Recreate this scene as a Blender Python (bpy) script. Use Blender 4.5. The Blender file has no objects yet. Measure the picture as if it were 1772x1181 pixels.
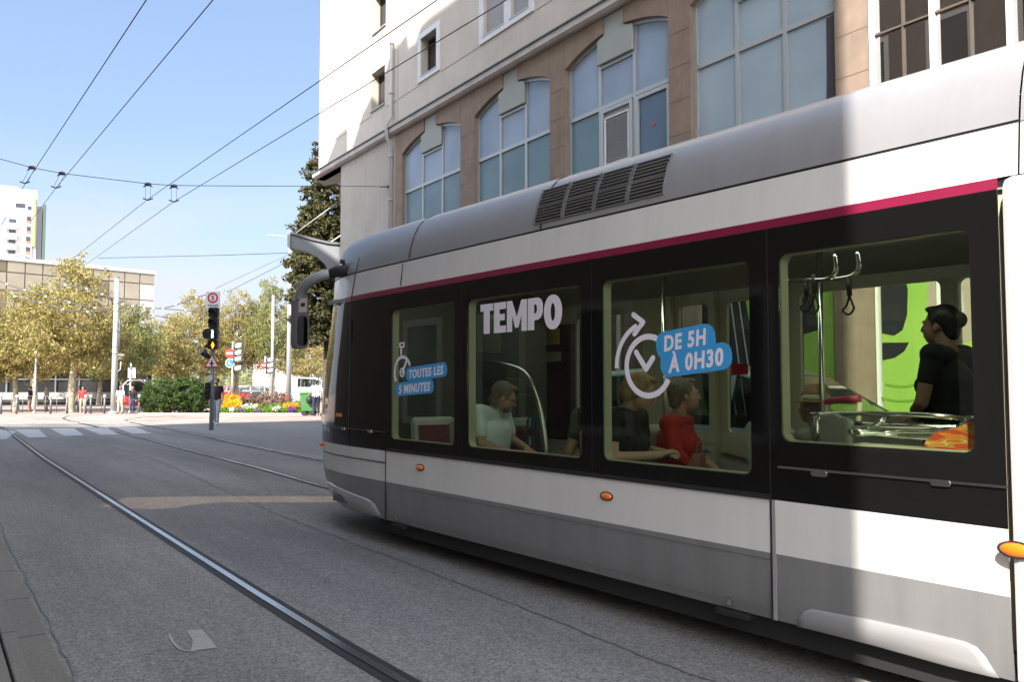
import bpy, bmesh, math, random
from mathutils import Vector, Matrix, Euler
random.seed(7)
R = math.radians
# ---------------------------------------------------------------- scene, camera
S = bpy.context.scene
COL = S.collection
F, CX, CY, HOR, EYE = 1430.0, 886.0, 590.5, 667.0, 1.5
PITCH = math.atan((HOR-CY)/F)
cam = bpy.data.cameras.new('camera'); camo = bpy.data.objects.new('camera', cam); COL.objects.link(camo)
cam.sensor_width = 36; cam.lens = 36*F/1772; cam.clip_start = .05; cam.clip_end = 3000
camo.location = (0, 0, EYE); camo.rotation_euler = (R(90)+PITCH, 0, 0)
S.camera = camo
TH_T = math.atan(1121/F/1.0015); TH_B = math.atan(961/F); TH_R = math.atan(1016/F)

def ray(x, y):
    u = (x-CX)/F; v = (CY-y)/F
    return Vector((u, math.cos(PITCH)-v*math.sin(PITCH), math.sin(PITCH)+v*math.cos(PITCH)))
def G(x, y, z=0.0):                       # point of the photo lying on the ground (height z)
    d = ray(x, y); k = (z-EYE)/d.z
    return Vector((d.x*k, d.y*k, z))
def at(x, y, Y):                          # point at forward distance Y
    d = ray(x, y); k = Y/d.y
    return Vector((d.x*k, Y, EYE+d.z*k))
def onp(x, y, n, th):                     # (t, z) on a vertical plane at lateral distance n
    d = ray(x, y); c, s = math.cos(th), math.sin(th)
    k = n/(d.x*c+d.y*s)
    X, Y = d.x*k, d.y*k
    return (-s*X+c*Y, EYE+d.z*k)
def loc2w(n, t, th, z=0):
    c, s = math.cos(th), math.sin(th)
    return Vector((n*c-t*s, n*s+t*c, z))
def w2loc(p, th):
    c, s = math.cos(th), math.sin(th)
    return (c*p.x+s*p.y, -s*p.x+c*p.y)

# ---------------------------------------------------------------- materials
MATS = {}
def mat(name, col, rough=.5, metal=0., var=0., vscale=3., bump=0., bscale=60., spec=.5, coat=0., trans=0., streak=0., detail=5, emis=None, island=0.):
    if name in MATS: return MATS[name]
    m = bpy.data.materials.new(name); m.use_nodes = True; MATS[name] = m
    nt = m.node_tree; N = nt.nodes; L = nt.links; b = N['Principled BSDF']
    c = tuple(col)+(1,) if len(col) == 3 else col
    b.inputs['Base Color'].default_value = c
    b.inputs['Roughness'].default_value = rough; b.inputs['Metallic'].default_value = metal
    b.inputs['Specular IOR Level'].default_value = spec; b.inputs['Coat Weight'].default_value = coat
    b.inputs['Coat Roughness'].default_value = .05
    if trans: b.inputs['Transmission Weight'].default_value = trans
    if emis: b.inputs['Emission Color'].default_value = c; b.inputs['Emission Strength'].default_value = emis
    tc = N.new('ShaderNodeTexCoord')
    if var > 0 or island > 0:
        hsv = N.new('ShaderNodeHueSaturation'); hsv.inputs['Color'].default_value = c
        mr = N.new('ShaderNodeMapRange'); mr.inputs['To Min'].default_value = 1-max(var, island); mr.inputs['To Max'].default_value = 1+max(var, island)
        if island > 0:
            g = N.new('ShaderNodeNewGeometry'); L.new(g.outputs['Random Per Island'], mr.inputs['Value'])
            mr2 = N.new('ShaderNodeMapRange'); mr2.inputs['To Min'].default_value = .5-.045*island; mr2.inputs['To Max'].default_value = .5+.03*island
            w = N.new('ShaderNodeTexWhiteNoise'); w.noise_dimensions = '1D'; L.new(g.outputs['Random Per Island'], w.inputs['W'])
            L.new(w.outputs['Value'], mr2.inputs['Value']); L.new(mr2.outputs[0], hsv.inputs['Hue'])
        else:
            n = N.new('ShaderNodeTexNoise'); n.inputs['Scale'].default_value = vscale; n.inputs['Detail'].default_value = detail
            L.new(tc.outputs['Object'], n.inputs['Vector']); mr.inputs['From Min'].default_value = .3; mr.inputs['From Max'].default_value = .7
            L.new(n.outputs['Fac'], mr.inputs['Value'])
            mr3 = N.new('ShaderNodeMapRange'); mr3.inputs['To Min'].default_value = min(1, rough*(1-var*.7)); mr3.inputs['To Max'].default_value = min(1, rough*(1+var*.7)+.02*(var > 0))
            L.new(n.outputs['Fac'], mr3.inputs['Value']); L.new(mr3.outputs[0], b.inputs['Roughness'])
        vout = mr.outputs[0]
        if streak:
            mp = N.new('ShaderNodeMapping'); mp.inputs['Scale'].default_value = (5, 5, .35); L.new(tc.outputs['Object'], mp.inputs[0])
            ns = N.new('ShaderNodeTexNoise'); ns.inputs['Scale'].default_value = 1.3; ns.inputs['Detail'].default_value = 6; ns.inputs['Roughness'].default_value = .65; L.new(mp.outputs[0], ns.inputs['Vector'])
            ms = N.new('ShaderNodeMapRange'); ms.inputs['From Min'].default_value = .42; ms.inputs['From Max'].default_value = .72; ms.inputs['To Min'].default_value = 1; ms.inputs['To Max'].default_value = 1-streak; L.new(ns.outputs['Fac'], ms.inputs['Value'])
            mm = N.new('ShaderNodeMath'); mm.operation = 'MULTIPLY'; L.new(vout, mm.inputs[0]); L.new(ms.outputs[0], mm.inputs[1]); vout = mm.outputs[0]
        L.new(vout, hsv.inputs['Value']); L.new(hsv.outputs[0], b.inputs['Base Color'])
    if bump > 0:
        n2 = N.new('ShaderNodeTexNoise'); n2.inputs['Scale'].default_value = bscale; n2.inputs['Detail'].default_value = 3
        L.new(tc.outputs['Object'], n2.inputs['Vector'])
        bp = N.new('ShaderNodeBump'); bp.inputs['Strength'].default_value = bump; bp.inputs['Distance'].default_value = .01
        L.new(n2.outputs['Fac'], bp.inputs['Height']); L.new(bp.outputs[0], b.inputs['Normal'])
    return m
def glassmat(name, tint, ior=1.5, rough=0.0, boost=0.0):
    if name in MATS: return MATS[name]
    m = bpy.data.materials.new(name); m.use_nodes = True; MATS[name] = m
    nt = m.node_tree; N = nt.nodes; L = nt.links; N.remove(N['Principled BSDF'])
    o = N['Material Output']; t = N.new('ShaderNodeBsdfTransparent'); t.inputs[0].default_value = tuple(tint)+(1,)
    g = N.new('ShaderNodeBsdfGlossy'); g.inputs['Roughness'].default_value = rough; g.inputs['Color'].default_value = (1, 1, 1, 1)
    lw = N.new('ShaderNodeLayerWeight'); lw.inputs['Blend'].default_value = .5
    pw = N.new('ShaderNodeMath'); pw.operation = 'POWER'; pw.inputs[1].default_value = 4.2; L.new(lw.outputs['Facing'], pw.inputs[0])
    fr = N.new('ShaderNodeMapRange'); fr.inputs['To Min'].default_value = .035+boost; fr.inputs['To Max'].default_value = .95; L.new(pw.outputs[0], fr.inputs['Value'])
    mx = N.new('ShaderNodeMixShader'); L.new(fr.outputs[0], mx.inputs[0])
    L.new(t.outputs[0], mx.inputs[1]); L.new(g.outputs[0], mx.inputs[2]); L.new(mx.outputs[0], o.inputs['Surface'])
    return m

# ---------------------------------------------------------------- mesh builder
class MB:
    def __init__(s, off=(0, 0, 0)):
        s.v = []; s.f = []; s.mi = []; s.m = 0; s.off = Vector(off); s.sm = []; s.smooth = False
    def add(s, vs, fs, smooth=None):
        b = len(s.v); s.v += [Vector(p)-s.off for p in vs]
        for f in fs: s.f.append([i+b for i in f]); s.mi.append(s.m); s.sm.append(s.smooth if smooth is None else smooth)
    def box(s, c, d, rz=0, M=None):
        c = Vector(c); x, y, z = d[0]/2, d[1]/2, d[2]/2
        vs = [Vector((a*x, b*y, e*z)) for a in (-1, 1) for b in (-1, 1) for e in (-1, 1)]
        if M is not None: vs = [M @ p for p in vs]
        if rz: m = Matrix.Rotation(rz, 3, 'Z'); vs = [m @ p for p in vs]
        s.add([p+c for p in vs], [(0, 1, 3, 2), (4, 6, 7, 5), (0, 4, 5, 1), (2, 3, 7, 6), (0, 2, 6, 4), (1, 5, 7, 3)], False)
    def bx(s, x0, x1, y0, y1, z0, z1):
        s.box(((x0+x1)/2, (y0+y1)/2, (z0+z1)/2), (x1-x0, y1-y0, z1-z0))
    def tube(s, pts, r, k=8, rs=None, cap=True, close=False):
        pts = [Vector(p) for p in pts]; n = len(pts); rings = []; up = None
        for i, p in enumerate(pts):
            if close: d = pts[(i+1) % n]-pts[i-1]
            else: d = (pts[min(i+1, n-1)]-pts[max(i-1, 0)])
            d = d.normalized() if d.length > 1e-9 else Vector((0, 0, 1))
            if up is None: a = Vector((0, 0, 1)) if abs(d.z) < .9 else Vector((1, 0, 0)); up = d.cross(a).normalized()
            else:
                up = (up-d*up.dot(d)); up = up.normalized() if up.length > 1e-6 else d.orthogonal().normalized()
            w = d.cross(up); rr = rs[i] if rs else r
            rings.append([p+(up*math.cos(q)+w*math.sin(q))*rr for q in [2*math.pi*j/k for j in range(k)]])
        vs = [q for rg in rings for q in rg]; fs = []
        m = n if close else n-1
        for i in range(m):
            i2 = (i+1) % n
            for j in range(k): fs.append((i*k+j, i2*k+j, i2*k+(j+1) % k, i*k+(j+1) % k))
        s.add(vs, fs, True)
        if cap and not close: 
            s.add(rings[0], [tuple(range(k))[::-1]], False); s.add(rings[-1], [tuple(range(k))], False)
    def cyl(s, p0, p1, r, r2=None, k=16): s.tube([p0, p1], r, k, rs=[r, r if r2 is None else r2])
    def cap(s, p0, r0, p1, r1, k=12, sq=None):         # tapered capsule, closed; sq = (axis vector, factor) flattens it
        p0 = Vector(p0); p1 = Vector(p1); d = p1-p0; L = d.length
        d = d.normalized() if L > 1e-6 else Vector((0, 0, 1)); a = d.orthogonal().normalized() if sq is None else None
        if sq is not None:
            ax = Vector(sq[0]); ax = (ax-d*ax.dot(d)); a = ax.normalized() if ax.length > 1e-4 else d.orthogonal().normalized()
        b = d.cross(a); fa = sq[1] if sq else 1.
        prof = []
        for i in range(5): q = -math.pi/2+math.pi/2*i/4*1.0; prof.append((p0, r0, q))
        for i in range(5): q = math.pi/2*i/4; prof.append((p1, r1, q))
        vs = []; fs = []
        for (c, r, q) in prof:
            for j in range(k):
                w = 2*math.pi*j/k; rr = max(r*math.cos(q), 1e-4)
                vs.append(c+d*(r*math.sin(q))+(a*math.cos(w)*fa+b*math.sin(w))*rr)
        for i in range(9):
            for j in range(k): fs.append((i*k+j, i*k+(j+1) % k, (i+1)*k+(j+1) % k, (i+1)*k+j))
        fs.append(tuple(range(k))[::-1]); fs.append(tuple(9*k+j for j in range(k)))
        s.add(vs, fs, True)
    def ell(s, c, rad, M=None, k=16, h=10):
        c = Vector(c); vs = []; fs = []
        for i in range(h+1):
            q = math.pi*i/h-math.pi/2
            for j in range(k):
                w = 2*math.pi*j/k; p = Vector((rad[0]*math.cos(q)*math.cos(w), rad[1]*math.cos(q)*math.sin(w), rad[2]*math.sin(q)))
                if i in (0, h): p = Vector((1e-4*math.cos(w), 1e-4*math.sin(w), rad[2]*math.sin(q)))
                vs.append(c+(M @ p if M is not None else p))
        for i in range(h):
            for j in range(k): fs.append((i*k+j, i*k+(j+1) % k, (i+1)*k+(j+1) % k, (i+1)*k+j))
        fs.append(tuple(range(k))[::-1]); fs.append(tuple(h*k+j for j in range(k)))
        s.add(vs, fs, True)
    def prism(s, poly, fn, d0, d1, smooth=False):      # polygon (u,v) -> fn(u,v,d), extruded from depth d0 to d1
        n = len(poly)
        s.add([fn(u, v, d0) for u, v in poly]+[fn(u, v, d1) for u, v in poly],
              [tuple(range(n)), tuple(range(2*n-1, n-1, -1))], False)
        s.add([fn(u, v, d0) for u, v in poly]+[fn(u, v, d1) for u, v in poly],
              [(i, i+n, (i+1) % n+n, (i+1) % n) for i in range(n)], smooth)
    def holed(s, outer, holes, fn, d0, d1, sides=True, back=True):
        bm = bmesh.new(); loops = [outer]+holes; es = []
        for lp in loops:
            vs = [bm.verts.new((p[0], p[1], 0)) for p in lp]
            for i in range(len(vs)): es.append(bm.edges.new((vs[i], vs[(i+1) % len(vs)])))
        bmesh.ops.triangle_fill(bm, edges=es, use_beauty=True, use_dissolve=False, normal=(0, 0, 1))
        bm.verts.index_update()
        P = [(v.co.x, v.co.y) for v in bm.verts]; Fs = []
        for f in bm.faces:
            f.normal_update()
            Fs.append([v.index for v in f.verts] if f.normal.z > 0 else [v.index for v in f.verts][::-1])
        bm.free()
        s.add([fn(u, v, d0) for u, v in P], Fs, False)
        if back: s.add([fn(u, v, d1) for u, v in P], [f[::-1] for f in Fs], False)
        if sides:
            for lp in loops:
                n = len(lp)
                s.add([fn(u, v, d0) for u, v in lp]+[fn(u, v, d1) for u, v in lp], [(i, i+n, (i+1) % n+n, (i+1) % n) for i in range(n)], False)
    def mesh(s, name):
        me = bpy.data.meshes.new(name); me.from_pydata(s.v, [], s.f); me.update()
        me.polygons.foreach_set('material_index', s.mi); me.polygons.foreach_set('use_smooth', s.sm)
        return me
    def build(s, name, mats, parent=None, bevel=0, fix=True, loc=None):
        me = s.mesh(name)
        if fix:
            bm = bmesh.new(); bm.from_mesh(me); bmesh.ops.remove_doubles(bm, verts=bm.verts, dist=2e-5)
            bmesh.ops.recalc_face_normals(bm, faces=bm.faces); bm.to_mesh(me); bm.free()
        for m in (mats if isinstance(mats, (list, tuple)) else [mats]): me.materials.append(m)
        o = bpy.data.objects.new(name, me); COL.objects.link(o)
        if parent is not None: o.parent = parent
        if loc is not None: o.location = loc
        if bevel:
            b = o.modifiers.new('bevel', 'BEVEL'); b.width = bevel; b.segments = 2; b.limit_method = 'ANGLE'; b.angle_limit = R(35)
        return o
def tag(o, label=None, cat=None, group=None, kind=None):
    if label: o['label'] = label
    if cat: o['category'] = cat
    if group: o['group'] = group
    if kind: o['kind'] = kind
    return o
def empty(name, loc=(0, 0, 0), rz=0, label=None, cat=None, group=None):
    o = bpy.data.objects.new(name, None); COL.objects.link(o); o.location = loc; o.rotation_euler = (0, 0, rz)
    o.empty_display_size = .2
    return tag(o, label, cat, group)
def kids(o): return [c for c in bpy.data.objects if c.parent == o]
def copy_tree(o, parent=None):
    c = o.copy(); COL.objects.link(c); c.parent = parent
    for ch in kids(o): copy_tree(ch, c)
    return c
def rrect(u0, u1, v0, v1, r, k=5):
    pts = []
    for cx, cy, a in ((u1-r, v1-r, 0), (u0+r, v1-r, 90), (u0+r, v0+r, 180), (u1-r, v0+r, 270)):
        for i in range(k+1):
            q = R(a+90*i/k); pts.append((cx+r*math.cos(q), cy+r*math.sin(q)))
    return pts
def text_mb(mb, txt, h, fn,  x0=0, y0=0, w=None, rot=0, shear=0, bold=.0, depth=(0, .003), center=False):
    cu = bpy.data.curves.new('t', 'FONT'); cu.body = txt; cu.size = 1; cu.offset = bold; cu.shear = shear; cu.resolution_u = 3; cu.space_character = 1+bold*4.2
    o = bpy.data.objects.new('t', cu); COL.objects.link(o)
    dg = bpy.context.evaluated_depsgraph_get(); dg.update()
    me = bpy.data.meshes.new_from_object(o.evaluated_get(dg))
    vs = [v.co.copy() for v in me.vertices]; fs = [tuple(p.vertices) for p in me.polygons]
    bpy.data.objects.remove(o); bpy.data.curves.remove(cu); bpy.data.meshes.remove(me)
    if not vs: return
    ax, bx_ = min(v.x for v in vs), max(v.x for v in vs); ay, by = min(v.y for v in vs), max(v.y for v in vs)
    hh = .72
    ky = h/hh; kx = (w/(bx_-ax)) if w else ky
    c, s_ = math.cos(rot), math.sin(rot)
    out = []
    base = 0 if not ('À' in txt or ',' in txt) else 0
    for v in vs:
        u, q = (v.x-ax)*kx, (v.y-base)*ky
        if center: u -= (bx_-ax)*kx/2; q -= h/2
        out.append((x0+u*c-q*s_, y0+u*s_+q*c))
    from collections import Counter
    ec = Counter()
    for f in fs:
        for i in range(len(f)): ec[frozenset((f[i], f[(i+1) % len(f)]))] += 1
    n = len(out)
    side = []
    for f in fs:
        for i in range(len(f)):
            a, b = f[i], f[(i+1) % len(f)]
            if ec[frozenset((a, b))] == 1: side.append((a, b, b+n, a+n))
    mb.add([fn(u, q, depth[0]) for u, q in out]+[fn(u, q, depth[1]) for u, q in out], fs+side, False)
# ---------------------------------------------------------------- light
SUN = Vector((-.375, -.927, 0)).normalized(); EL = R(41)
SUNV = Vector((SUN.x*math.cos(EL), SUN.y*math.cos(EL), math.sin(EL)))
w = bpy.data.worlds.new('World'); S.world = w; w.use_nodes = True
nt = w.node_tree; bg = nt.nodes['Background']
sky = nt.nodes.new('ShaderNodeTexSky'); sky.sky_type = 'NISHITA'; sky.sun_disc = False
sky.sun_elevation = EL; sky.sun_rotation = math.atan2(SUN.x, SUN.y); sky.air_density = 1.0; sky.dust_density = 1.2; sky.ozone_density = 1.0
# thin high cloud low over the trees
tc = nt.nodes.new('ShaderNodeTexCoord'); mp = nt.nodes.new('ShaderNodeMapping'); mp.inputs['Scale'].default_value = (1.2, 1.2, 5.5)
mp.inputs['Location'].default_value = (.35, .1, .4)
no = nt.nodes.new('ShaderNodeTexNoise'); no.inputs['Scale'].default_value = 2.1; no.inputs['Detail'].default_value = 7; no.inputs['Roughness'].default_value = .55
sp = nt.nodes.new('ShaderNodeSeparateXYZ'); band = nt.nodes.new('ShaderNodeMapRange')
band.inputs['From Min'].default_value = .27; band.inputs['From Max'].default_value = .12
cr = nt.nodes.new('ShaderNodeMapRange'); cr.inputs['From Min'].default_value = .34; cr.inputs['From Max'].default_value = .50; cr.inputs['To Min'].default_value = .3; cr.inputs['To Max'].default_value = .9
mu = nt.nodes.new('ShaderNodeMath'); mu.operation = 'MULTIPLY'
mx = nt.nodes.new('ShaderNodeMixRGB'); mx.inputs['Color2'].default_value = (3.0, 3.1, 3.5, 1)
L = nt.links.new
L(tc.outputs['Generated'], mp.inputs[0]); L(mp.outputs[0], no.inputs['Vector']); L(tc.outputs['Generated'], sp.inputs[0]); L(sp.outputs['Z'], band.inputs['Value'])
L(no.outputs['Fac'], cr.inputs['Value']); L(cr.outputs[0], mu.inputs[0]); L(band.outputs[0], mu.inputs[1]); L(mu.outputs[0], mx.inputs['Fac'])
gm = nt.nodes.new('ShaderNodeGamma'); gm.inputs['Gamma'].default_value = .55; tm_ = nt.nodes.new('ShaderNodeMixRGB'); tm_.blend_type = 'MULTIPLY'; tm_.inputs['Fac'].default_value = 1; tm_.inputs['Color2'].default_value = (1.17, 1.33, 1.62, 1); L(sky.outputs[0], gm.inputs[0]); L(gm.outputs[0], tm_.inputs['Color1']); L(tm_.outputs[0], mx.inputs['Color1']); # sky brightened and warmed toward the sun, added to lift the shaded street
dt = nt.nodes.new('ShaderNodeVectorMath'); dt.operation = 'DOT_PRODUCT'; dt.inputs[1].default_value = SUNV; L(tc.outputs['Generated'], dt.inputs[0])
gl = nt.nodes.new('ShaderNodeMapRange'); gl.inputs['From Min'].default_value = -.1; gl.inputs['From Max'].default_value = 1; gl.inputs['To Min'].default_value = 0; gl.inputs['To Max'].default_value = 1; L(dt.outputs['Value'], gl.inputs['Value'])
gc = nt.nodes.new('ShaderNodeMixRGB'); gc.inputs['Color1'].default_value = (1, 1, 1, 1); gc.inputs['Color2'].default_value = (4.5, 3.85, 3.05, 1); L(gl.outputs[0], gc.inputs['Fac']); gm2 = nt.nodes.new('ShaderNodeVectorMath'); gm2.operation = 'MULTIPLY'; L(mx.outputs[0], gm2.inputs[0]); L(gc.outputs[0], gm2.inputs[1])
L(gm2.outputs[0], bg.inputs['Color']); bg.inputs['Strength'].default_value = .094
sl = bpy.data.lights.new('sun', 'SUN'); slo = bpy.data.objects.new('sun', sl); COL.objects.link(slo)
sl.energy = 3.6; sl.angle = R(.5); sl.color = (1, .94, .86)
slo.rotation_euler = SUNV.to_track_quat('Z', 'Y').to_euler(); slo.location = SUNV*60
S.view_settings.view_transform = 'Standard'; S.view_settings.look = 'None'; S.view_settings.exposure = 1.65; S.view_settings.gamma = 1
S.cycles.max_bounces = 8; S.cycles.transparent_max_bounces = 24; S.cycles.glossy_bounces = 4; S.cycles.diffuse_bounces = 4; S.cycles.caustics_reflective = False; S.cycles.caustics_refractive = False

# ---------------------------------------------------------------- ground materials
def groundmat(name, c1, c2, big=.25, fine=220., amt=.25, tint=None, bump=.4, rough=.88, streak=True, joints=None):
    m = bpy.data.materials.new(name); m.use_nodes = True; nt = m.node_tree; N = nt.nodes; L = nt.links.new; b = N['Principled BSDF']
    b.inputs['Roughness'].default_value = rough; b.inputs['Specular IOR Level'].default_value = .3
    tc = N.new('ShaderNodeTexCoord'); mp = N.new('ShaderNodeMapping'); mp.inputs['Rotation'].default_value = (0, 0, -TH_R)
    L(tc.outputs['Object'], mp.inputs[0])
    n1 = N.new('ShaderNodeTexNoise'); n1.inputs['Scale'].default_value = big; n1.inputs['Detail'].default_value = 8; n1.inputs['Roughness'].default_value = .65
    m2 = N.new('ShaderNodeMapping'); m2.inputs['Scale'].default_value = (1, .16, 1) if streak else (1, 1, 1)
    L(mp.outputs[0], m2.inputs[0]); L(m2.outputs[0], n1.inputs['Vector'])
    r1 = N.new('ShaderNodeMapRange'); r1.inputs['From Min'].default_value = .33; r1.inputs['From Max'].default_value = .67; L(n1.outputs['Fac'], r1.inputs['Value'])
    mx = N.new('ShaderNodeMixRGB'); mx.inputs['Color1'].default_value = tuple(c1)+(1,); mx.inputs['Color2'].default_value = tuple(c2)+(1,); L(r1.outputs[0], mx.inputs['Fac'])
    vo = N.new('ShaderNodeTexVoronoi'); vo.inputs['Scale'].default_value = fine/2.2; L(tc.outputs['Object'], vo.inputs['Vector'])
    n2 = N.new('ShaderNodeTexNoise'); n2.inputs['Scale'].default_value = fine*.45; n2.inputs['Detail'].default_value = 6; n2.inputs['Roughness'].default_value = .8; L(tc.outputs['Object'], n2.inputs['Vector'])
    sv = N.new('ShaderNodeSeparateColor'); L(vo.outputs['Color'], sv.inputs[0])
    av = N.new('ShaderNodeMath'); av.operation = 'MULTIPLY_ADD'; av.inputs[1].default_value = .35; L(sv.outputs[0], av.inputs[0])
    av2 = N.new('ShaderNodeMath'); av2.operation = 'MULTIPLY'; av2.inputs[1].default_value = .65; L(n2.outputs['Fac'], av2.inputs[0]); L(av2.outputs[0], av.inputs[2])
    r2 = N.new('ShaderNodeMapRange'); r2.inputs['From Min'].default_value = .25; r2.inputs['From Max'].default_value = .75; r2.inputs['To Min'].default_value = 1-amt; r2.inputs['To Max'].default_value = 1+amt; r2.clamp = False
    L(av.outputs[0], r2.inputs['Value'])
    # faint cracks and scuffs
    v2 = N.new('ShaderNodeTexVoronoi'); v2.feature = 'DISTANCE_TO_EDGE'; v2.inputs['Scale'].default_value = .22
    nd = N.new('ShaderNodeTexNoise'); nd.inputs['Scale'].default_value = 1.5; nd.inputs['Detail'].default_value = 5; L(mp.outputs[0], nd.inputs['Vector'])
    ad = N.new('ShaderNodeVectorMath'); ad.operation = 'MULTIPLY_ADD'; ad.inputs[1].default_value = (.9, .9, .9); L(nd.outputs['Color'], ad.inputs[0]); L(mp.outputs[0], ad.inputs[2]); L(ad.outputs[0], v2.inputs['Vector'])
    cr = N.new('ShaderNodeMapRange'); cr.inputs['From Max'].default_value = .003; cr.inputs['To Min'].default_value = .78 if joints is None else 1.; L(v2.outputs['Distance'], cr.inputs['Value'])
    mm = N.new('ShaderNodeMath'); mm.operation = 'MULTIPLY'; L(r2.outputs[0], mm.inputs[0]); L(cr.outputs[0], mm.inputs[1]); last = mm.outputs[0]
    if joints:
        br = N.new('ShaderNodeTexBrick'); br.inputs['Scale'].default_value = 1; br.inputs['Brick Width'].default_value = joints[0]; br.inputs['Row Height'].default_value = joints[1]
        br.inputs['Mortar Size'].default_value = joints[2]; br.inputs['Color1'].default_value = (1, 1, 1, 1); br.inputs['Color2'].default_value = (.8, .8, .8, 1); br.inputs['Mortar'].default_value = (.45, .45, .45, 1)
        m3 = N.new('ShaderNodeMapping'); m3.inputs['Rotation'].default_value = (0, 0, R(90)); L(mp.outputs[0], m3.inputs[0]); L(m3.outputs[0], br.inputs['Vector'])
        m4 = N.new('ShaderNodeMixRGB'); m4.blend_type = 'MULTIPLY'; m4.inputs['Fac'].default_value = 1; L(mx.outputs[0], m4.inputs['Color1']); L(br.outputs['Color'], m4.inputs['Color2']); src = m4.outputs[0]
    else: src = mx.outputs[0]
    hs = N.new('ShaderNodeHueSaturation'); L(src, hs.inputs['Color']); L(last, hs.inputs['Value']); L(hs.outputs[0], b.inputs['Base Color'])
    bp = N.new('ShaderNodeBump'); bp.inputs['Strength'].default_value = bump; bp.inputs['Distance'].default_value = .006; L(av.outputs[0], bp.inputs['Height']); L(bp.outputs[0], b.inputs['Normal'])
    MATS[name] = m; return m
M_ASPH = groundmat('asphalt', (.138, .129, .120), (.245, .232, .218), big=.6, fine=185., amt=.55)
M_ASPH2 = groundmat('asphalt_old', (.15, .138, .13), (.22, .205, .195), big=.4, amt=.35)
M_PAVE = groundmat('pink_paving', (.30, .22, .19), (.46, .36, .31), big=.35, amt=.12, streak=False, joints=(.6, .3, .015))
M_SLAB = groundmat('stone_slab', (.15, .135, .115), (.21, .19, .165), big=.8, amt=.22, joints=(1.05, 40., .012))
M_CONC = groundmat('concrete', (.16, .15, .145), (.21, .2, .19), big=.3, amt=.2)
def sheet(name, pts, z, m, kind='structure', thick=0):
    mb = MB(); pts = [(p.x, p.y) if isinstance(p, Vector) else p for p in pts]
    if thick: mb.prism(pts, lambda u, v, d: (u, v, d), z, z-thick)
    else: mb.add([(p[0], p[1], z) for p in pts], [tuple(range(len(pts)))], False)
    o = mb.build(name, m); me = o.data
    if not thick and me.polygons[0].normal.z < 0: me.flip_normals()
    o['kind'] = kind; return o
sheet('ground', [(-900, -300), (900, -300), (900, 1500), (-900, 1500)], -.012, M_ASPH2)
def rp(n, t): return loc2w(n, t, TH_R)
# street surface
sheet('road', [rp(.62, -12), rp(13, -12), rp(13, 38), rp(.62, 38)], -.008, M_ASPH)
def band(name, px, z, m, w=.04):
    """a strip through ground points (photo pixels or vectors), width w"""
    P = [p if isinstance(p, Vector) else G(*p) for p in px]; Lf = []; Rt = []
    for i, p in enumerate(P):
        d = (P[min(i+1, len(P)-1)]-P[max(i-1, 0)]).normalized(); q = Vector((d.y, -d.x, 0))*w/2
        Lf.append(p+q); Rt.append(p-q)
    mb = MB(); n = len(P); V = [(p.x, p.y, z) for p in Lf+Rt]
    mb.add(V, [(i, i+1, n+i+1, n+i) for i in range(n-1)], False)
    return mb, V
# ---------------------------------------------------------------- street details
M_STEEL = mat('rail_steel', (.46, .45, .44), .25, 1.0, var=.15, vscale=1.5)
M_GROOVE = mat('rail_groove', (.012, .011, .010), .7)
A_px = [(8, 743), (77, 793.7), (203.7, 875), (325.9, 952.5), (448, 1030), (600, 1123.6), (718, 1192)]
PA = [G(-30, 722), G(-28, 728), G(-14, 735)]+[G(*p) for p in A_px]
dA = (PA[-1]-PA[-2]).normalized(); PA.append(PA[-1]+dA*6)
pB = G(558, 841.8)
PB = [G(240, 716.5), G(175, 717.5), G(128, 719.5), G(113, 722), G(111, 725), G(120, 728.5), G(150, 735), G(200, 747), G(285, 769), G(362.5, 789), G(448, 810.5), pB]
for k in range(1, 10): PB.append(pB+(PB[-1]-PB[-2]).normalized()*0+(pB-G(448, 810.5)).normalized()*1.7*k*0+Vector((math.sin(TH_T), -math.cos(TH_T), 0))*1.7*k)
PC = [G(330, 719), G(260, 722), G(222, 726), G(222, 730), G(250, 736), G(300, 745), G(407, 767), G(554, 796)]
for k in range(1, 10): PC.append(G(554, 796)+Vector((math.sin(TH_T), -math.cos(TH_T), 0))*1.7*k)
def dense(P, n=6):                         # Catmull-Rom
    out = []
    for i in range(len(P)-1):
        a, b, c, d = P[max(i-1, 0)], P[i], P[i+1], P[min(i+2, len(P)-1)]
        for j in range(n):
            t = j/n; out.append(.5*((2*b)+(c-a)*t+(2*a-5*b+4*c-d)*t*t+(3*b-a-3*c+d)*t**3))
    return out+[P[-1]]
for nm, P, hw in (('rail', PA, .05), ('rail', PB, .055), ('rail', PC, .05)):
    P = dense(P, 5) if P is not PA else dense(P[:5], 5)+P[5:]
    mb, V = band(nm, P, -.003, M_GROOVE, .155)
    mb2, V2 = band(nm, P, .004, M_STEEL, hw)
    mb.m = 1; mb.add(V2, mb2.f, False)
    # sides of the rail head
    n = len(P); lo = [Vector((v[0], v[1], -.002)) for v in V2]
    for off in (0, n):
        mb.add([V2[off+i] for i in range(n)]+[lo[off+i] for i in range(n)], [(i, i+1, n+i+1, n+i) for i in range(n-1)], False)
    o = mb.build(nm, [M_GROOVE, M_STEEL]); o['kind'] = 'structure'
# gutter, kerb, pavement on the left where the photographer stands
sheet('gutter', [rp(.50, -8), rp(.635, -8), rp(.66, 14), rp(.66, 24), rp(.50, 24)], -.002, M_SLAB)
k = MB(); k.prism([(.412, -.05), (.412, .035), (.418, .04), (.482, .04), (.490, .034), (.490, -.05)], lambda u, v, d: loc2w(u, d, TH_R, v), -8, 24)
o = k.build('kerb', M_SLAB); o['kind'] = 'structure'
sheet('pavement', [rp(-3, -8), rp(.397, -8), rp(.397, 30), rp(-3, 30)], .036, M_SLAB, thick=.08)
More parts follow.
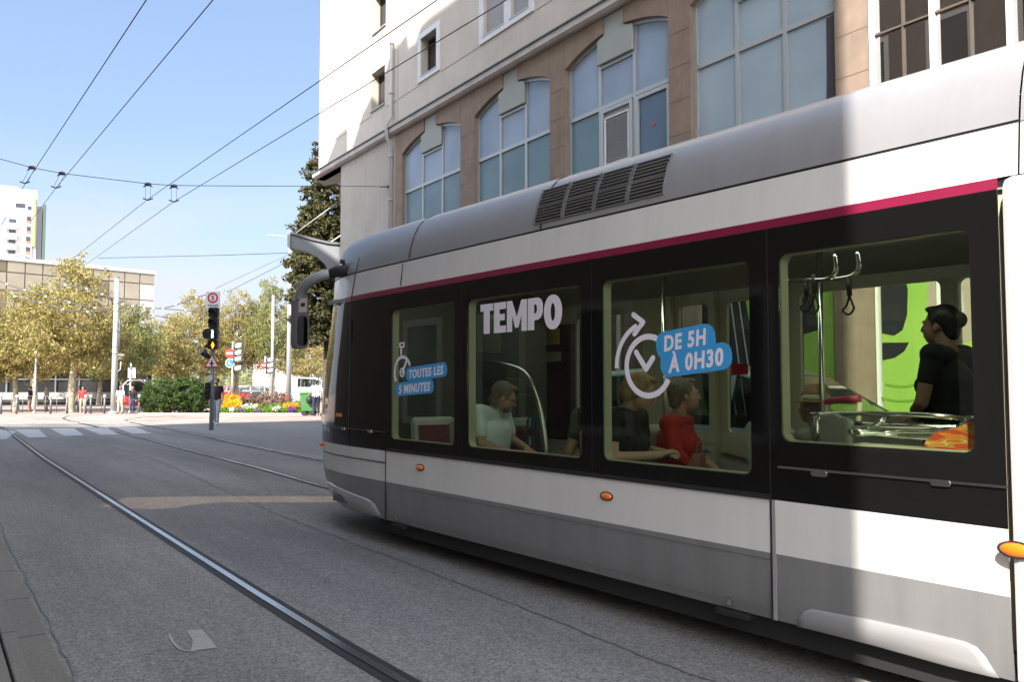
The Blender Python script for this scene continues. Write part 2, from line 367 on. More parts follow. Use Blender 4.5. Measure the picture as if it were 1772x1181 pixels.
# long tar seams in the asphalt
M_SEAM = mat('tar_seam', (.125, .115, .107), .85, var=.3, vscale=8)
def wob(P, a=.02):
    P = dense(P, 8); return [p+Vector((random.uniform(-a, a), random.uniform(-a, a), 0)) for p in P]
for i, px in enumerate([[(150, 762), (250, 790), (330, 822), (428, 868), (560, 921), (800, 1010), (1050, 1110), (1250, 1185)],
           [(0, 905), (20, 950), (50, 1010), (90, 1090), (132, 1185)], [(300, 745), (420, 772), (556, 800)]]):
    mb, V = band('seam', wob([G(*p) for p in px], .012), -.004+.0006*i, M_SEAM, (.014, .010, .022)[i])
    o = mb.build('seam', M_SEAM); o['kind'] = 'structure'
# worn paint
def paintmat(name, col, wear, base=(.2, .185, .17), sc=9):
    m = bpy.data.materials.new(name); m.use_nodes = True; nt = m.node_tree; N = nt.nodes; L = nt.links.new; b = N['Principled BSDF']; b.inputs['Roughness'].default_value = .8
    tc = N.new('ShaderNodeTexCoord'); n = N.new('ShaderNodeTexNoise'); n.inputs['Scale'].default_value = sc; n.inputs['Detail'].default_value = 9; n.inputs['Roughness'].default_value = .75
    L(tc.outputs['Object'], n.inputs['Vector']); r = N.new('ShaderNodeMapRange'); r.inputs['From Min'].default_value = wear-.08; r.inputs['From Max'].default_value = wear+.08
    L(n.outputs['Fac'], r.inputs['Value']); mx = N.new('ShaderNodeMixRGB'); mx.inputs[1].default_value = tuple(base)+(1,); mx.inputs[2].default_value = tuple(col)+(1,)
    L(r.outputs[0], mx.inputs[0]); L(mx.outputs[0], b.inputs['Base Color']); MATS[name] = m; return m
M_XW = paintmat('crossing_paint', (.40, .39, .38), .40)
M_WORN = paintmat('worn_paint', (.30, .29, .275), .42, base=(.19, .175, .16), sc=30)
for q in ([(-60, 745), (-2, 744), (28, 747), (12, 760), (-40, 765)], [(26, 744), (67, 743.5), (82, 757), (49, 758)], [(86, 742), (128, 741.5), (146, 753.5), (112, 755)],
          [(143, 741), (185, 740.5), (206, 752.5), (175, 753)], [(197, 739.5), (233, 739), (262, 750.5), (229, 751)]):
    sheet('zebra_stripe', [G(*p) for p in q], -.0025, M_XW)
sheet('worn_marking', [G(*p) for p in [(322, 1091), (349, 1089), (362, 1104), (376, 1121), (352, 1124), (330, 1127), (334, 1108)]], -.003, M_WORN)
mb, V = band('worn_arc', dense([G(*p) for p in [(293, 1098), (299, 1110), (309, 1121), (322, 1126), (340, 1127)]], 4), -.0035, M_WORN, .016)
o = mb.build('worn_arc', M_WORN); o['kind'] = 'structure'
# sunlit square beyond, lighter pavement island by the signal
sheet('square', [G(-300, 737), G(140, 733.5), G(250, 735.5), G(400, 731.5), G(560, 729), G(800, 729), (140, 34), (200, 400), (-300, 400), (-200, 35)], -.0055, M_PAVE)
sheet('island', [G(250, 735.5), G(300, 742), G(407, 762), G(554, 789), G(760, 830), G(900, 760), G(800, 729), G(560, 729), G(400, 731.5)], -.0045, M_CONC)
sheet('side_pavement', [loc2w(7.6, -12, TH_R), loc2w(7.6, 21, TH_R), loc2w(13, 21, TH_R), loc2w(13, -12, TH_R)], -.003, M_CONC)
M_PAT = mat('dark_setts', (.20, .16, .145), .85, var=.2, vscale=5)
M_PAT2 = mat('pale_setts', (.50, .43, .38), .85, var=.15, vscale=5)
for i in range(9):                                   # wavy light and dark sett bands crossing the square
    y0 = 731.5-i*1.7; x0 = -60+random.uniform(-20, 20)
    xs = [x0+j*34 for j in range(10)]
    mb, V = band('sett_band', [G(x, y0+math.sin(j*1.3+i)*.5) for j, x in enumerate(xs) if x < 300], -.0015-.0002*i, M_PAT, .45)
    o = mb.build('sett_band', M_PAT if i % 2 else M_PAT2); o['kind'] = 'structure'

# ---------------------------------------------------------------- main building
DB = 10.5
def BP(x, y, d=0): return onp(x, y, DB+d, TH_B)
BOFF = (DB, 15., 0)
def bfn(u, v, d): return (DB+d, u, v)
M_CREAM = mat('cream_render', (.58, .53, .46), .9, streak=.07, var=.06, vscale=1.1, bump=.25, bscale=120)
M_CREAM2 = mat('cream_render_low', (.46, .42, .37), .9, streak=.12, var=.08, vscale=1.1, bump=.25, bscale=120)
M_STONE = mat('brown_stone', (.275, .205, .155), .85, streak=.12, var=.13, vscale=3, bump=.35, bscale=90)
M_KEY = mat('keystone_grey_green', (.36, .39, .36), .8, var=.05, vscale=2, bump=.1)
M_ALU = mat('grey_window_frame', (.42, .44, .43), .4, .3)
M_FLASH = mat('flashing', (.06, .08, .075), .5)
M_WHITE = mat('white_trim', (.72, .72, .74), .7, var=.05)
def panemat(name, col, col2, sp=.25):
    m = mat(name, col, .28, spec=sp); nt = m.node_tree; N = nt.nodes; L = nt.links.new; b = N['Principled BSDF']
    tc = N.new('ShaderNodeTexCoord'); n = N.new('ShaderNodeTexNoise'); n.inputs['Scale'].default_value = .8; n.inputs['Detail'].default_value = 2; L(tc.outputs['Object'], n.inputs['Vector'])
    mx = N.new('ShaderNodeMixRGB'); mx.inputs[1].default_value = tuple(col)+(1,); mx.inputs[2].default_value = tuple(col2)+(1,)
    r = N.new('ShaderNodeMapRange'); r.inputs['From Min'].default_value = .35; r.inputs['From Max'].default_value = .65; L(n.outputs['Fac'], r.inputs['Value']); L(r.outputs[0], mx.inputs[0]); L(mx.outputs[0], b.inputs['Base Color']); return m
M_PU = panemat('pale_blue_pane', (.25, .32, .42), (.32, .40, .50))
M_PL = panemat('teal_pane', (.12, .20, .24), (.16, .25, .29))
M_P4 = panemat('curtained_pane', (.30, .38, .44), (.36, .45, .50))
M_PD = panemat('dark_blue_pane', (.07, .12, .19), (.09, .15, .22), .5)
M_DG = glassmat('dark_shop_glass', (.30, .30, .32), 1.5, boost=.42)
M_DARK = mat('dark_inside', (.02, .02, .022), .8)
M_BRN = mat('brown_frame', (.10, .078, .06), .6)
bl = empty('corner_building', loc2w(DB, 15, TH_B), TH_B, 'cream corner building with brown stone arched windows behind the tram', 'building')
tL = BP(552.5, 200)[0]; tS = BP(589, 400)[0]; tP = BP(684, 300)[0]; tR5 = BP(1502, 60)[0]
Z1, ZC, ZT = 8.85, 9.06, 22.
# upper wall, holes: small windows, white framed window, shuttered pair
def hole(xa, xb, z0, z1): a = BP(xa, 60)[0]; b = BP(xb, 60)[0]; return [(b, z0), (a, z0), (a, z1), (b, z1)]
hw1 = hole(643.5, 666.5, 10.02, 11.22); hw2 = hole(645, 667.5, 12.45, 13.7); hw3 = hole(729.5, 757, 10.08, 11.15)
hw4 = hole(837, 874, 10.05, 11.9); hw5 = hole(884, 917, 10.05, 11.9)
hw6 = hole(729.5, 757, 12.6, 13.8); more = [[(p[0]-dt, p[1]+dz) for p in h] for dt in (6.2, 9.4) for dz in (0, 2.6) for h in (hole(837, 874, 10.05, 11.4),)]
holes = [hw1, hw2, hw3, hw4, hw5, hw6]+more
m_ = MB(BOFF); tE = -9.
m_.holed([(tE, ZC), (tL, ZC), (tL, ZT), (tE, ZT)], holes, bfn, 0, .3)
m_.m = 0
m_.bx(DB+.31, DB+14, tE, tL, ZC, ZC+.1)
m_.bx(DB+.3, DB+14, tL-.3, tL, ZC, ZT); m_.bx(DB+.02, DB+14, tE, tL-.01, ZT-.2, ZT-.01)
m_.build('upper_wall', M_CREAM, bl)
g_ = MB(BOFF)                                        # shallow render joints as thin strips of darker colour
zj = 9.87
for a, b in ((tL, BP(644, 60)[0]), (BP(669, 60)[0]-.0, BP(725, 60)[0]), (BP(763.5, 60)[0], BP(829, 60)[0]), (BP(924, 60)[0], tE)):
    g_.bx(DB-.004, DB+.01, min(a, b), max(a, b), zj-.012, zj+.012)
g_.build('render_joint', mat('joint_taupe', (.30, .27, .24), .9), bl)
def win(h, inset, m_pane, frame=True, shutter=False, sur=None, dark=True):
    us = [p[0] for p in h]; vs = [p[1] for p in h]; a, b, c, d = min(us), max(us), min(vs), max(vs)
    f = MB(BOFF); w_ = .05
    f.holed([(a, c), (b, c), (b, d), (a, d)], [[(a+w_, c+w_), ((a+b)/2-.02, c+w_), ((a+b)/2-.02, d-w_), (a+w_, d-w_)], [((a+b)/2+.02, c+w_), (b-w_, c+w_), (b-w_, d-w_), ((a+b)/2+.02, d-w_)]], bfn, inset, inset+.05)
    fo = f.build('window_frame', M_BRN if not shutter else M_WHITE, bl)
    p = MB(BOFF)
    if shutter:
        n = int((d-c)/.05)
        for i in range(n):
            z = c+.03+i*.05
            p.prism([(0, 0), (.012, .004), (.02, .045), (.008, .041)], lambda u, v, dd, z=z: (DB+inset-.03-u, dd, z+v), a+.03, b-.03)
        p.build('shutter', mat('grey_shutter', (.42, .42, .43), .6), fo)
    else:
        p.bx(DB+inset+.03, DB+inset+.04, a+.04, b-.04, c+.04, d-.04); p.build('pane', m_pane, fo)
    s = MB(BOFF); s.bx(DB-.05, DB+inset+.02, a-.02, b+.02, c-.035, c+.0); s.build('sill', M_ALU, fo)
    return fo
M_NGL = mat('night_glass', (.02, .022, .025), .08, spec=.6)
for h in (hw1, hw2): win(h, .24, M_NGL)
for h in (hw3, hw6): win(h, .2, M_NGL)
for h in (hw4, hw5): win(h, .12, None, shutter=True)
for h in more: win(h, .2, M_NGL)
def surround(hs, wd, z0=None):
    s_ = MB(BOFF)
    us = [p[0] for h in hs for p in h]; vs = [p[1] for h in hs for p in h]; a, b, c, d = min(us), max(us), min(vs), max(vs)
    s_.holed([(a-wd, c-wd), (b+wd, c-wd), (b+wd, d+wd), (a-wd, d+wd)], [[(min(p[0] for p in h), min(p[1] for p in h)), (max(p[0] for p in h), min(p[1] for p in h)), (max(p[0] for p in h), max(p[1] for p in h)), (min(p[0] for p in h), max(p[1] for p in h))] for h in hs], bfn, -.04, .01); s_.build('window_surround', M_WHITE, bl)
surround([hw3], .15); surround([hw6], .15); surround([hw4, hw5], .17)
for h in more: surround([h], .15)
# cornice
c_ = MB(BOFF); c_.prism([(-.16, ZC-.02), (-.16, Z1+.05), (-.10, Z1), (0.3, Z1), (.3, ZC-.02)], lambda u, v, d: (DB+u, d, v), tE, tL+.18); c_.build('cornice', mat('cornice_stone', (.50, .455, .42), .85, var=.15, vscale=2, bump=.2), bl)
c_ = MB(BOFF); c_.bx(DB-.19, DB+.02, tE, tL+.2, ZC-.02, ZC+.015); c_.build('flashing', M_FLASH, bl)
# soffit of the overhang
q1 = G(560, 322, Z1); q2 = G(588, 334, Z1); n1, t1 = w2loc(q1, TH_B); n2, t2 = w2loc(q2, TH_B)
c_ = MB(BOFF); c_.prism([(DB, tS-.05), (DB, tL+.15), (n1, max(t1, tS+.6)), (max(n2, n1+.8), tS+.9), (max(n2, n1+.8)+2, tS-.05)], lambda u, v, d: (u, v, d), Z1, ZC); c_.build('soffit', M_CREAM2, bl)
# lower wall: plain cream end, stone with arched openings
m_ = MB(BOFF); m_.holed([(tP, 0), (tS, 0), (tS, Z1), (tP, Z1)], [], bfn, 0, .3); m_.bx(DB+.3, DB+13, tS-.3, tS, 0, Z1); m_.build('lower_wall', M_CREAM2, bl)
bays = []
for xa, xb in ((695.5, 797), (820, 951.5), (978, 1157), (1196, 1446)):
    a = BP(xb, 150)[0]; b = BP(xa, 250)[0]; bays.append((a, b))
ZB, ZSP, ZAP = 4.5, 8.17, 8.52
def bayhole(a, b, e=0, zb=ZB, slot=False):
    n = 14; cc = (a+b)/2; uw = .31*(b-a)/3.1; top = [(b-e-(b-a-2*e)*i/n, ZSP-e+(ZAP-ZSP)*math.sin(math.pi*i/n)**.8) for i in range(n+1)]
    if slot: top = [p for p in top if p[0] > cc+uw+.02]+[(cc+uw, ZAP), (cc+uw, Z1-.002), (cc-uw, Z1-.002), (cc-uw, ZAP)]+[p for p in top if p[0] < cc-uw-.02]
    return [(a+e, zb+e)]+[(b-e, zb+e)]+top
gh = []                                              # ground floor openings of the same bays
for a, b in bays: gh.append([(a+.1, .45), (b-.1, .45), (b-.1, 3.6), (a+.1, 3.6)])
m_ = MB(BOFF); m_.holed([(tR5, 0), (tP, 0), (tP, Z1), (tR5, Z1)], [bayhole(a, b, slot=True) for a, b in bays]+gh, bfn, 0, .28); 
j_ = m_; j_.m = 1                                        # stone block joints on the piers
edges = [(tP-.02, bays[0][1])]+[(bays[i][0], bays[i+1][1]) for i in range(3)]+[(bays[3][0], tR5)]
for a, b in edges:
    z = 4.7
    while z < 8.1: j_.bx(DB-.0035, DB+.005, min(a, b)+.004, max(a, b)-.004, z-.008, z+.008); z += .62
    if abs(a-b) < .9:
        for e in (a, b): j_.bx(DB-.0035, DB+.005, e-.005, e+.005, 8.2, Z1)

m_.build('stone_arcade', [M_STONE, mat('joint_brown', (.21, .155, .12), .9)], bl, fix=False)
for i, (a, b) in enumerate(bays):
    wdt = (b-a)/3; f = MB(BOFF); w_ = .035
    # frame: cells per third
    cells = []
    n = 12
    def topz(t): s = (t-a)/(b-a); return ZSP+(ZAP-ZSP)*math.sin(math.pi*min(max(s, 0), 1))**.8
    for k in range(3):
        l, r = a+wdt*k+w_, a+wdt*(k+1)-w_
        if k == 0: l += .03
        if k == 2: r -= .03
        cells.append((k, 0, [(l, ZB+.06), (r, ZB+.06), (r, 7.02), (l, 7.02)]))
        if k == 1: cells.append((k, 1, [(l, 7.10), (r, 7.10), (r, 7.86), (l, 7.86)]))
        else:
            top = [(r-(r-l)*j/6, topz(r-(r-l)*j/6)-.07) for j in range(7)]
            cells.append((k, 1, [(l, 7.10), (r, 7.10)]+top))
    f.holed(bayhole(a, b, .002), [c[2] for c in cells], bfn, .10, .17)
    fo = f.build('arched_window', M_ALU, bl)
    for k, up, poly in cells:
        if i == 2 and not up and k < 2: continue
        mm = (M_PU if up else M_PL) if i < 3 else M_P4
        p = MB(BOFF); p.prism(poly, bfn, .135, .145); p.build('pane', mm, fo)
    # T shaped grey-green panel in place of the keystone
    cc = (a+b)/2; kw = wdt/2+.01; uw = .31*(b-a)/3.1
    p = MB(BOFF); p.prism([(cc-kw, 7.93), (cc+kw, 7.93), (cc+kw, 8.44), (cc+uw, 8.50), (cc+uw, Z1), (cc-uw, Z1), (cc-uw, 8.50), (cc-kw, 8.44)], bfn, .035, .09)
    p.build('keystone_panel', M_KEY, bl, bevel=.012)
# louvred leaf and opening casement in the third bay
a, b = bays[2]; wdt = (b-a)/3
def frame2(l, r, z0, z1, wf, d0, d1, name, par, m): f = MB(BOFF); f.holed([(l, z0), (r, z0), (r, z1), (l, z1)], [[(l+wf, z0+wf), (r-wf, z0+wf), (r-wf, z1-wf), (l+wf, z1-wf)]], bfn, d0, d1); return f.build(name, m, par, bevel=.004)
l, r = a+wdt*1+.05, a+wdt*2-.05
fo = frame2(l, r, 4.62, 7.0, .07, .07, .16, 'louvre_door', bl, M_ALU)
p = MB(BOFF)
for (z0, z1) in ((4.75, 5.75), (5.85, 6.82)):
    p.m = 0; p.holed([(l+.1, z0), (r-.1, z0), (r-.1, z1), (l+.1, z1)], [[(l+.13, z0+.03), (r-.13, z0+.03), (r-.13, z1-.03), (l+.13, z1-.03)]], bfn, .08, .12)
    p.m = 1; z = z0+.04
    while z < z1-.05:
        p.prism([(.09, 0), (.10, 0), (.125, .028), (.115, .028)], lambda u, v, d, z=z: (DB+u, d, z+v), l+.13, r-.13); z += .04
p.m = 1; p.bx(DB+.13, DB+.14, l+.06, r-.06, 4.68, 6.94)
p.build('louvre', [M_WHITE, mat('louvre_grey', (.40, .41, .42), .6)], fo)
l, r = a+.06, a+wdt-.04
fo = frame2(l, r, 4.62, 7.0, .08, .08, .16, 'casement', bl, M_ALU)
p = MB(BOFF); p.bx(DB+.12, DB+.13, l+.07, r-.07, 4.68, 6.93); p.build('pane', M_PD, fo)
dz = BP(1131, 215, .11); p = MB(BOFF); p.tube([(DB+.105, dz[0], dz[1]), (DB+.119, dz[0], dz[1])], .03, 16); p.build('red_disc', mat('red_sticker', (.6, .04, .05), .6), fo)
# dark curtain edge in the fourth bay
a, b = bays[3]; p = MB(BOFF); p.prism([(a+.07, 4.6), (a+.24, 4.6), (a+.27, 5.2), (a+.23, 6.1), (a+.22, 6.98), (a+.07, 6.98)], bfn, .125, .134); p.build('curtain_gap', mat('dark_gap', (.05, .045, .045), .6), bl)
# glazed wall to the right
mulls = [BP(x, 60)[0] for x in (1508, 1613, 1747)]; step = mulls[1]-mulls[2]
while mulls[-1] > tE+1: mulls.append(mulls[-1]-step)
f = MB(BOFF)
for k, t in enumerate(mulls): f.bx(DB-.03, DB+.12, t-.022, t+.022, .3, Z1)
f.build('white_mullion', mat('bright_mullion', (.8, .79, .76), .4), bl)
f = MB(BOFF)
for k in range(len(mulls)-1):
    tm = (mulls[k]+mulls[k+1])/2; f.bx(DB+.04, DB+.1, tm-.012, tm+.012, .3, Z1)
for z in (.32, 3.4, 4.9, 6.4, 7.9, 8.8): f.bx(DB+.035, DB+.095, tE, tR5, z-.015, z+.015)
f.build('brown_frame', M_BRN, bl)
f = MB(BOFF); f.bx(DB+.07, DB+.075, tE, tR5, .3, Z1); f.build('glazing', M_DG, bl)
f = MB(BOFF); f.bx(DB+1.6, DB+1.7, tE, tP, .1, Z1-.1); f.bx(DB+.2, DB+1.6, tE, tP, 4.0, 4.1); f.bx(DB+.3, DB+1.6, tE, tP, .02, .1); f.build('inner_wall', mat('dim_inner', (.12, .10, .09), .8, var=.3, vscale=1.2), bl)
# drain pipe
tp = BP(680, 300)[0]; f = MB(BOFF); f.tube([(DB-.075, tp, .2), (DB-.075, tp, 8.55), (DB-.20, tp, 8.75), (DB-.24, tp, 9.1), (DB-.08, tp, 9.4), (DB-.075, tp, 11.7)], .05, 12)
for z in (5.2, 6.9, 8.2, 10.1, 11.6): f.tube([(DB-.075, tp, z), (DB-.075, tp, z+.06)], .065, 12)
f.build('drain_pipe', mat('pipe_grey', (.46, .44, .42), .5), bl)
f = MB(BOFF); tq = tp-.28; f.bx(DB-.006, DB+.01, tq-.02, tq+.02, ZC+.02, ZT-.3); f.build('expansion_joint', mat('joint_mid', (.42, .37, .32), .8), bl)
# shop fronts seen through the tram
M_GREEN = mat('poster_green', (.30, .50, .09), .5, var=.08, vscale=1)
M_TAUPE = mat('poster_taupe', (.42, .35, .28), .5)
M_BLK = mat('black_rubber', (.015, .015, .016), .6)
for i, (a, b) in enumerate(bays):
    l, r = a+.1, b-.1
    f = MB(BOFF); f.holed([(l, .45), (r, .45), (r, 3.6), (l, 3.6)], [[(l+.05, .5), ((l+r)/2-.03, .5), ((l+r)/2-.03, 3.55), (l+.05, 3.55)], [((l+r)/2+.03, .5), (r-.05, .5), (r-.05, 3.55), ((l+r)/2+.03, 3.55)]], bfn, .08, .14)
    fo = f.build('shop_window', M_WHITE if i == 3 else M_ALU, bl)
    p = MB(BOFF); p.bx(DB+.11, DB+.115, l+.04, r-.04, .48, 3.57); p.build('pane', M_DG, fo)
def poster(t0, t1, z0, z1, d, left):
    p = MB(BOFF); p.m = 0; p.prism([(t0, z0), (t1, z0), (t1, z1), (t0, z1)], bfn, d, d+.01)
    W, H = t1-t0, z1-z0
    def q(pts, m, dd): p.m = m; p.prism([(t1-W*x, z0+H*y) for x, y in pts], bfn, d-dd, d-dd+.0015)
    if left:
        q([(.1, .0), (.55, 0), (.32, 1), (0, 1), (0, .3)], 1, .003)
        for k in range(5): q([(.14+.08*k, 0), (.15+.08*k, 0), (.04+.06*k, 1), (.03+.06*k, 1)], 3, .005)
        q([(.62, .55), (.9, .6), (.86, .8), (.60, .76)], 1, .003)
    else:
        el = lambda cx, cy, rx, ry, a0=0, a1=360, n=22: [(cx+rx*math.cos(R(a0+(a1-a0)*i/n)), cy+ry*math.sin(R(a0+(a1-a0)*i/n))) for i in range(n+(1 if a1-a0 < 359 else 0))]
        q([(.36, .58), (.40, .55), (.66, .54), (.80, .58), (.92, .70), (.99, .86), (1, .99), (.46, .99), (.38, .95), (.35, .90), (.38, .84)], 2, .003)
        q(el(.80, .86, .035, .02), 3, .005); q(el(.86, .80, .03, .018), 3, .005); q(el(.76, .93, .03, .018), 3, .005)
        q([(.47, .66), (.50, .64), (.62, .65), (.64, .68), (.63, .76), (.60, .79), (.50, .77), (.47, .74)], 3, .005); q(el(.555, .71, .04, .03), 2, .0065)
        q([(0, .60), (.10, .585), (.17, .61), (.21, .68), (.22, .80), (.19, .88), (.12, .92), (0, .93)], 1, .003); q([(0, .47), (.10, .48), (.18, .51), (.22, .55), (.0, .555)], 1, .003)
        for r_ in (.34, .45): q(el(.15, .55, r_*1.15, r_*.62, 250, 350, 16)+el(.15, .55, r_*1.15-.014, r_*.62-.010, 250, 350, 16)[::-1], 4, .005)
        q(el(.86, .47, .10, .06), 5, .003); q(el(.86, .47, .055, .035), 3, .005)
    return p
PM = [M_GREEN, mat('poster_black', (.02, .02, .025), .5), M_TAUPE, mat('poster_grey', (.5, .5, .48), .5), mat('poster_deep_green', (.16, .34, .04), .5), mat('poster_pink', (.55, .12, .2), .5)]
a, b = bays[3]
poster(a+.15, b-.15, .55, 3.5, .06, True).build('poster', PM, bl)
poster(mulls[2]-.0, mulls[0]-.05, .5, 3.35, .0, False).build('poster', PM, bl)
# ---------------------------------------------------------------- building row on the photographer's side (throws the shade)
oN = -3.0; th = TH_B
prof = []
shade = [(562, 292), (585, 232), (601, 219), (601.5, 262), (610, 254), (628, 196), (645, 162), (668, 122), (678, 84), (690, 76), (705, 56), (707, 80), (722, 70), (727, 46), (742, 30), (800, -12)]
sc, ss = w2loc(SUN, th)                              # (n, t) components towards the sun
for x, y in shade:
    t, z = onp(x, y, DB, th); k = (oN-DB)/sc
    prof.append((t+k*ss, z+k*math.tan(EL)))
M_OPP = mat('opposite_render', (.20, .165, .13), .9, var=.1, vscale=1.2)
M_OPT = mat('opposite_trim', (.46, .43, .39), .8)
ob = empty('opposite_building', loc2w(oN-4, 8, th), th, 'tall tan street building standing behind the photographer', 'building')
o_ = MB((oN-4, 8, 0)); prof2 = sorted(prof, key=lambda p: p[0])
tB = -2.08                                           # its end wall: where the sun comes round
tEnd = prof2[-1][0]
poly = [(tB, 0)]+[(t, z) for t, z in [(tEnd, 0)]]+prof[0:1]+prof[1:]+[(tB, prof[-1][1]+.5)]
slot_px = [(170, 876), (225, 858.5), (400, 856.5), (560, 856), (640, 857), (620, 868.5), (562, 869), (383, 869), (334, 876.5), (262, 881)]  # unseen opening added so sun through it lights a patch of road
slit = []
for px in slot_px:
    n0, t0 = w2loc(G(*px), th); k = (oN-n0)/sc; slit.append((t0+k*ss, k*math.tan(EL)))
o_.holed(poly, [slit], lambda u, v, d: (oN+d, u, v), 0, -.25); o_.build('wall', M_OPP, ob, fix=False)
kb = -8/sc; o_ = MB((oN-4, 8, 0)); polyb = [(tB, 0), (tEnd, 0), (tEnd, 12), (tEnd-4, 20), (tB, 20)]
slb = [(u+kb*ss, v+kb*math.tan(EL)) for u, v in slit]
o_.holed(polyb, [], lambda u, v, d: (oN+d, u, v), -8, -8.25) if False else None
zlo = min(v for u, v in slb)-.3; zhi = max(v for u, v in slb)+.3
o_.bx(oN-8.25, oN-8, tB, tEnd, 0, zlo); o_.bx(oN-8.25, oN-8, tB, tEnd, zhi, 20) if zhi < 19.5 else None
o_.bx(oN-8, oN-.25, tB, tB+.25, 0, zlo); o_.build('rear_wall', M_OPP, ob)
o_ = MB((oN-4, 8, 0)); c_u = sum(u for u, v in slit)/len(slit); c_v = sum(v for u, v in slit)/len(slit)  # unseen tinted pane added to weaken the sun patch on the road
o_.prism([(u+.0, v) for u, v in [(min(p[0] for p in slit)-.1, min(p[1] for p in slit)-.1), (max(p[0] for p in slit)+.1, min(p[1] for p in slit)-.1), (max(p[0] for p in slit)+.1, max(p[1] for p in slit)+.1), (min(p[0] for p in slit)-.1, max(p[1] for p in slit)+.1)]], lambda u, v, d: (oN+d, u, v), -.27, -.275)
gm_ = bpy.data.materials.new('sun_patch_tint'); gm_.use_nodes = True; N_ = gm_.node_tree.nodes; N_.remove(N_['Principled BSDF']); tb_ = N_.new('ShaderNodeBsdfTransparent'); tb_.inputs[0].default_value = (.52, .47, .40, 1); gm_.node_tree.links.new(tb_.outputs[0], N_['Material Output'].inputs[0])
o_.build('sun_patch_pane', gm_, ob)
slit_dense = [(slit[i][0]+(slit[(i+1) % len(slit)][0]-slit[i][0])*j/12, slit[i][1]+(slit[(i+1) % len(slit)][1]-slit[i][1])*j/12) for i in range(len(slit)) for j in range(12)]
lo = MB((oN-4, 8, 0)); lo.prism([(tEnd-.2, 0), (33, 0), (33, 4.6), (31.7, 5.0), (28.5, 7.2), (25.5, 10.2), (24.3, 12.8), (22.3, 16.5), (22.3, 17.8), (20.8, 20.3), (20.0, 20.9), (tEnd-.2, 21.2)], lambda u, v, d: (oN-.05+d, u, v), 0, -7); lo.build('low_wing', M_OPP, ob)
t_ = MB((oN-4, 8, 0))
for z in (4.2, 9.2, 14.2, 19.2): t_.bx(oN, oN+.06, tB, tEnd-.05, z, z+.3)
t_.build('string_course', M_OPT, ob) if False else None
t = tB+1.2
while t < tEnd-1.6:
    for z in (.8, 5.4, 10.4, 15.2):
        if any(t-.3 < u < t+1.5 and z-.3 < v < z+2.3 for u, v in slit_dense): continue
        w_ = MB((oN-4, 8, 0)); w_.holed([(t-.15, z-.15), (t+1.25, z-.15), (t+1.25, z+2.15), (t-.15, z+2.15)], [[(t, z), (t+1.1, z), (t+1.1, z+2), (t, z+2)]], lambda u, v, d: (oN+d, u, v), .05, .001); wo = w_.build('window', M_OPT, ob)
        w_ = MB((oN-4, 8, 0)); w_.bx(oN+.002, oN+.02, t, t+1.1, z, z+2); w_.build('pane', M_NGL, wo)
    t += 2.6
# ---------------------------------------------------------------- tram
DT = 3.86; WT = 2.4; NC = DT+WT/2; TO = (NC, 4., 0)
def TP(x, y, n=DT): return onp(x, y, n, TH_T)
M_TW = mat('tram_white', (.62, .61, .59), .25, coat=.4, var=.04, vscale=1.2, streak=.07)
M_TG = mat('tram_grey', (.19, .19, .19), .35, coat=.3, var=.07, vscale=1.0, streak=.16)
M_TR = mat('tram_roof_silver', (.26, .26, .27), .42, .1, coat=.15, var=.05, vscale=.8, streak=.08)
M_TS = mat('tram_skirt_silver', (.36, .355, .36), .28, .3, coat=.3)
M_TB = mat('tram_black', (.006, .006, .006), .05, spec=.38)
M_PINK = mat('tram_magenta', (.19, .007, .038), .4, coat=.1)
M_SEAMT = mat('panel_gap', (.02, .02, .022), .6)
M_TCR = mat('interior_cream', (.50, .48, .36), .5)
M_TCD = mat('interior_grey', (.30, .30, .27), .6)
M_FLOOR = mat('tram_floor', (.09, .09, .10), .7, var=.1, vscale=6)
M_GL = glassmat('tram_glass', (.72, .76, .68), 1.5, boost=-.012)
M_INOX = mat('stainless', (.62, .62, .60), .2, 1.0)
M_UND = mat('underframe', (.012, .012, .012), .8)
M_ORG = mat('amber_lens', (.75, .17, .01), .2, coat=.6)
tram = empty('tram', loc2w(NC, 4, TH_T), TH_T, 'long white, grey and black tram with tall windows filling the right of the street', 'tram')
PROF = [(.24, .035, 8.75, 7.0), (.30, .02, 8.92, 7.0), (.45, .006, 9.12, 7.0), (.60, 0, 9.22, 7.0), (.90, 0, 9.28, 7.0), (1.2, 0, 9.27, 7.0), (1.7, 0, 9.18, 7.0), (2.1, 0, 9.05, 6.95),
        (2.35, .0, 8.94, 7.0), (2.405, .004, 8.94, 7.0), (2.64, .03, 8.95, 7.05), (2.76, .05, 8.94, 7.05), (2.87, .085, 8.90, 7.05), (2.97, .135, 8.88, 7.15), (3.04, .20, 8.82, 7.2), (3.09, .30, 8.70, 7.2), (3.12, .48, 8.45, 7.1), (3.135, 1.19, 7.7, 6.7)]
def prof_at(z):
    for i in range(len(PROF)-1):
        a, b = PROF[i], PROF[i+1]
        if z <= b[0]+1e-6:
            s = (z-a[0])/(b[0]-a[0]) if b[0] > a[0] else 0
            return tuple(a[k]+(b[k]-a[k])*s for k in range(4))
    return PROF[-1]
PEX = 2.8
def hull(z, tb, kn=14, tf=None):
    """points from (tb, near side) forward round the nose to the far side"""
    z_, o, T, Ts = prof_at(z); w_ = WT/2-o; Ls = T-Ts; pts = []
    stops = [tb, min(6.85, Ts)]+([Ts] if Ts > 6.85 else [Ts])
    q = []
    for i in range(kn+1):
        a = math.pi/2*i/kn; ct = abs(math.cos(a))**(2/PEX); st = math.sin(a)**(2/PEX); q.append((-w_*ct, Ts+Ls*st))
    near = [(-w_, tb), (-w_, tb+(Ts-tb)*.5)]+q
    far = [(-x, t) for x, t in near[::-1]][1:]
    return [(NC+x, t) for x, t in near+far]
